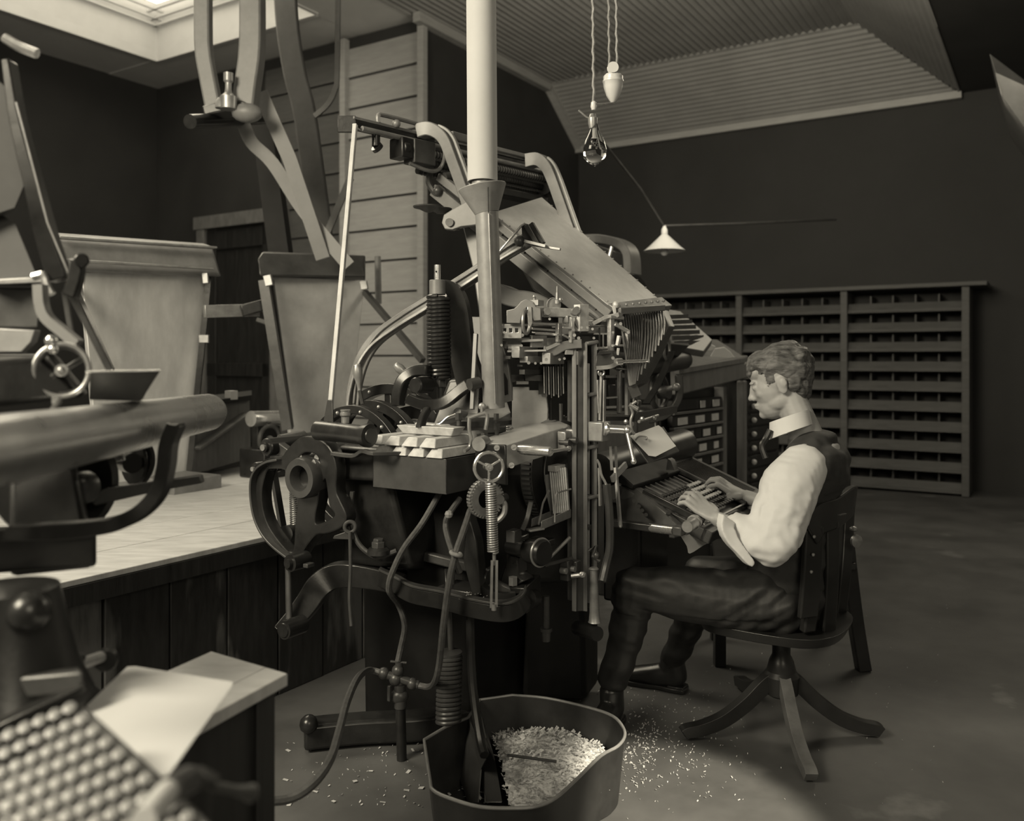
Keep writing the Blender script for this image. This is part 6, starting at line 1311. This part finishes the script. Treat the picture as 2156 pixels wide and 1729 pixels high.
# turned-back left cuff hanging open
cl_ = cat([D(1530, 1090, 2.62), D(1528, 1110, 2.60), D(1538, 1135, 2.59), D(1556, 1158, 2.58), D(1574, 1180, 2.575), D(1582, 1188, 2.575)], 5)
hs = [.052, .05, .05, .048, .048, .046, .044, .043, .042, .040, .038, .036, .034, .032, .03, .029, .028, .027, .026, .025, .024, .022, .02, .018, .016, .012]
g = G().flat(cl_, [.034]*26, hs[:26], V((.3, -1, 0)))
fin('shirt_cuff', fuse(g, .0035, 5), WHITE, PR, ang=180, label='white cuff turned back and hanging from the left forearm')
fin('cuff_band', G().loft([[p for p in G().ring(elL.lerp(wrL, t_), *frame(wrL-elL)[:2], r_, r_, 24)] for t_, r_ in ((.50,.046),(.74,.044),(.74,.038),(.50,.040))], closed=True), WHITE, PR)
# vest
g = G()
VAX = AX
chain(g, [(shc+ZZ*.055-FW*.02, (.085,.055,.03), AX), (shc-FW*.02, (.12,.06,.05), AX)], 16)
mid = lambda a, b, t_: a.lerp(b, t_)
chain(g, [(shc+ZZ*.030+FW*-.01, (.115,.060,.035), AX), (shc+ZZ*-.02+FW*-.03, (.180,.085,.07), AX), (mid(shc, chest, .5)+FW*-.04, (.190,.105,.09), AX), (chest+FW*-.02, (.185,.115,.10), AX), (waist+FW*.005, (.160,.120,.10), AX), (pel+ZZ*.075, (.170,.135,.06), AX)], 18)
chain(g, [(shc-RT*.05+ZZ*.045+FW*.0, (.05,.05,.03), AX), (shL+RT*.045+ZZ*.02, (.05,.06,.035), AX)], 14)
chain(g, [(shc+RT*.05+ZZ*.045+FW*.0, (.05,.05,.03), AX), (shR-RT*.045+ZZ*.02, (.05,.06,.035), AX)], 14)
me = fuse(g, .0065, 5)
wrinkle(me, lambda co: .008*noise.noise(V((co.x*9, co.y*9, co.z*20)))+.005*noise.noise(co*22)+(.007*noise.noise(V((co.x*6, co.y*6, co.z*38))) if co.z < pel.z+.30 else 0))
fin('vest', me, VEST, PR, ang=180, label='dark wool vest')
fin('vest_buckle', G().bar(D(1766, 1085, 2.70), D(1780, 1082, 2.72), .01, .003), DTIN, PR)
# trousers
g = G()
chain(g, [(pel+ZZ*.03, (.172,.14,.09), AX), (pel+ZZ*-.02+FW*.02, (.185,.14,.085), AX)], 16)
for s_, hip, kn_, an_ in ((-1, hipL, knL, anL), (1, hipR, knR, anR)):
    chain(g, [(hip+ZZ*.005, .105), (hip.lerp(kn_, .45)-ZZ*.002, .094), (kn_, .074), (kn_+(an_-kn_)*.10-FW*.0, .072), (kn_.lerp(an_, .5)-FW*.012, .062), (kn_.lerp(an_, .93), .052)], 14)
me = fuse(g, .0065, 5)
th_ = (knL-hipL).normalized()
def trf(co):
    a_ = (co-hipL).dot(th_); near = max(0, 1-abs(a_-.05)/.22); kne = max(0, 1-(co-knL).length/.25)
    return near*.020*noise.noise(V((a_*9, co.z*26+a_*18, co.y*3)))+kne*.017*noise.noise(V((a_*8, co.x*8+co.z*30, co.y*6)))+.006*noise.noise(co*13)+(.008*noise.noise(V((co.x*5, co.y*5, co.z*24))) if co.z < knL.z-.08 else 0)
wrinkle(me, trf)
fin('trousers', me, TROU, PR, ang=180, label='dark creased trousers')
# shoes
def shoe(an_, dirn):
    g = G(); d = V((dirn.x, dirn.y, 0)).normalized(); s_ = d.cross(ZZ); ax = (s_, d, ZZ); b_ = V((an_.x, an_.y, 0))
    chain(g, [(b_+ZZ*.12, (.042,.048,.03), ax), (b_+ZZ*.06-d*.005, (.040,.055,.05), ax), (b_+ZZ*.045+d*.07, (.042,.05,.042), ax), (b_+ZZ*.034+d*.15, (.044,.045,.030), ax), (b_+ZZ*.030+d*.19, (.036,.03,.024), ax)], 14)
    me = fuse(g, .005, 4)
    for v in me.vertices:
        if v.co.z < .014: v.co.z = .014
    so = G(); pts = []
    for (f_, w_) in ((-.06, .015), (-.05, .034), (0, .038), (.05, .034), (.10, .044), (.15, .048), (.20, .038), (.225, .014)): pts.append((f_, w_))
    P_ = cat([b_+d*f_+s_*w_ for f_, w_ in pts]+[b_+d*f_-s_*w_ for f_, w_ in reversed(pts)], 3, True)
    so.prism([p+ZZ*.002 for p in P_], ZZ*.016); so.hexa([b_-d*.055-s_*.03+ZZ*.001, b_-d*.055+s_*.03+ZZ*.001, b_+d*.01+s_*.034+ZZ*.001, b_+d*.01-s_*.034+ZZ*.001], [b_-d*.055-s_*.03+ZZ*.025, b_-d*.055+s_*.03+ZZ*.025, b_+d*.01+s_*.034+ZZ*.025, b_+d*.01-s_*.034+ZZ*.025])
    sh_ = fin('shoe', me, LEATH, PR, ang=180); fin('sole', so, LEATH, sh_, bev=.003)
shoe(anL, V((-.35, -.6, 0))); shoe(anR, W+V((-.1, 0, 0)))
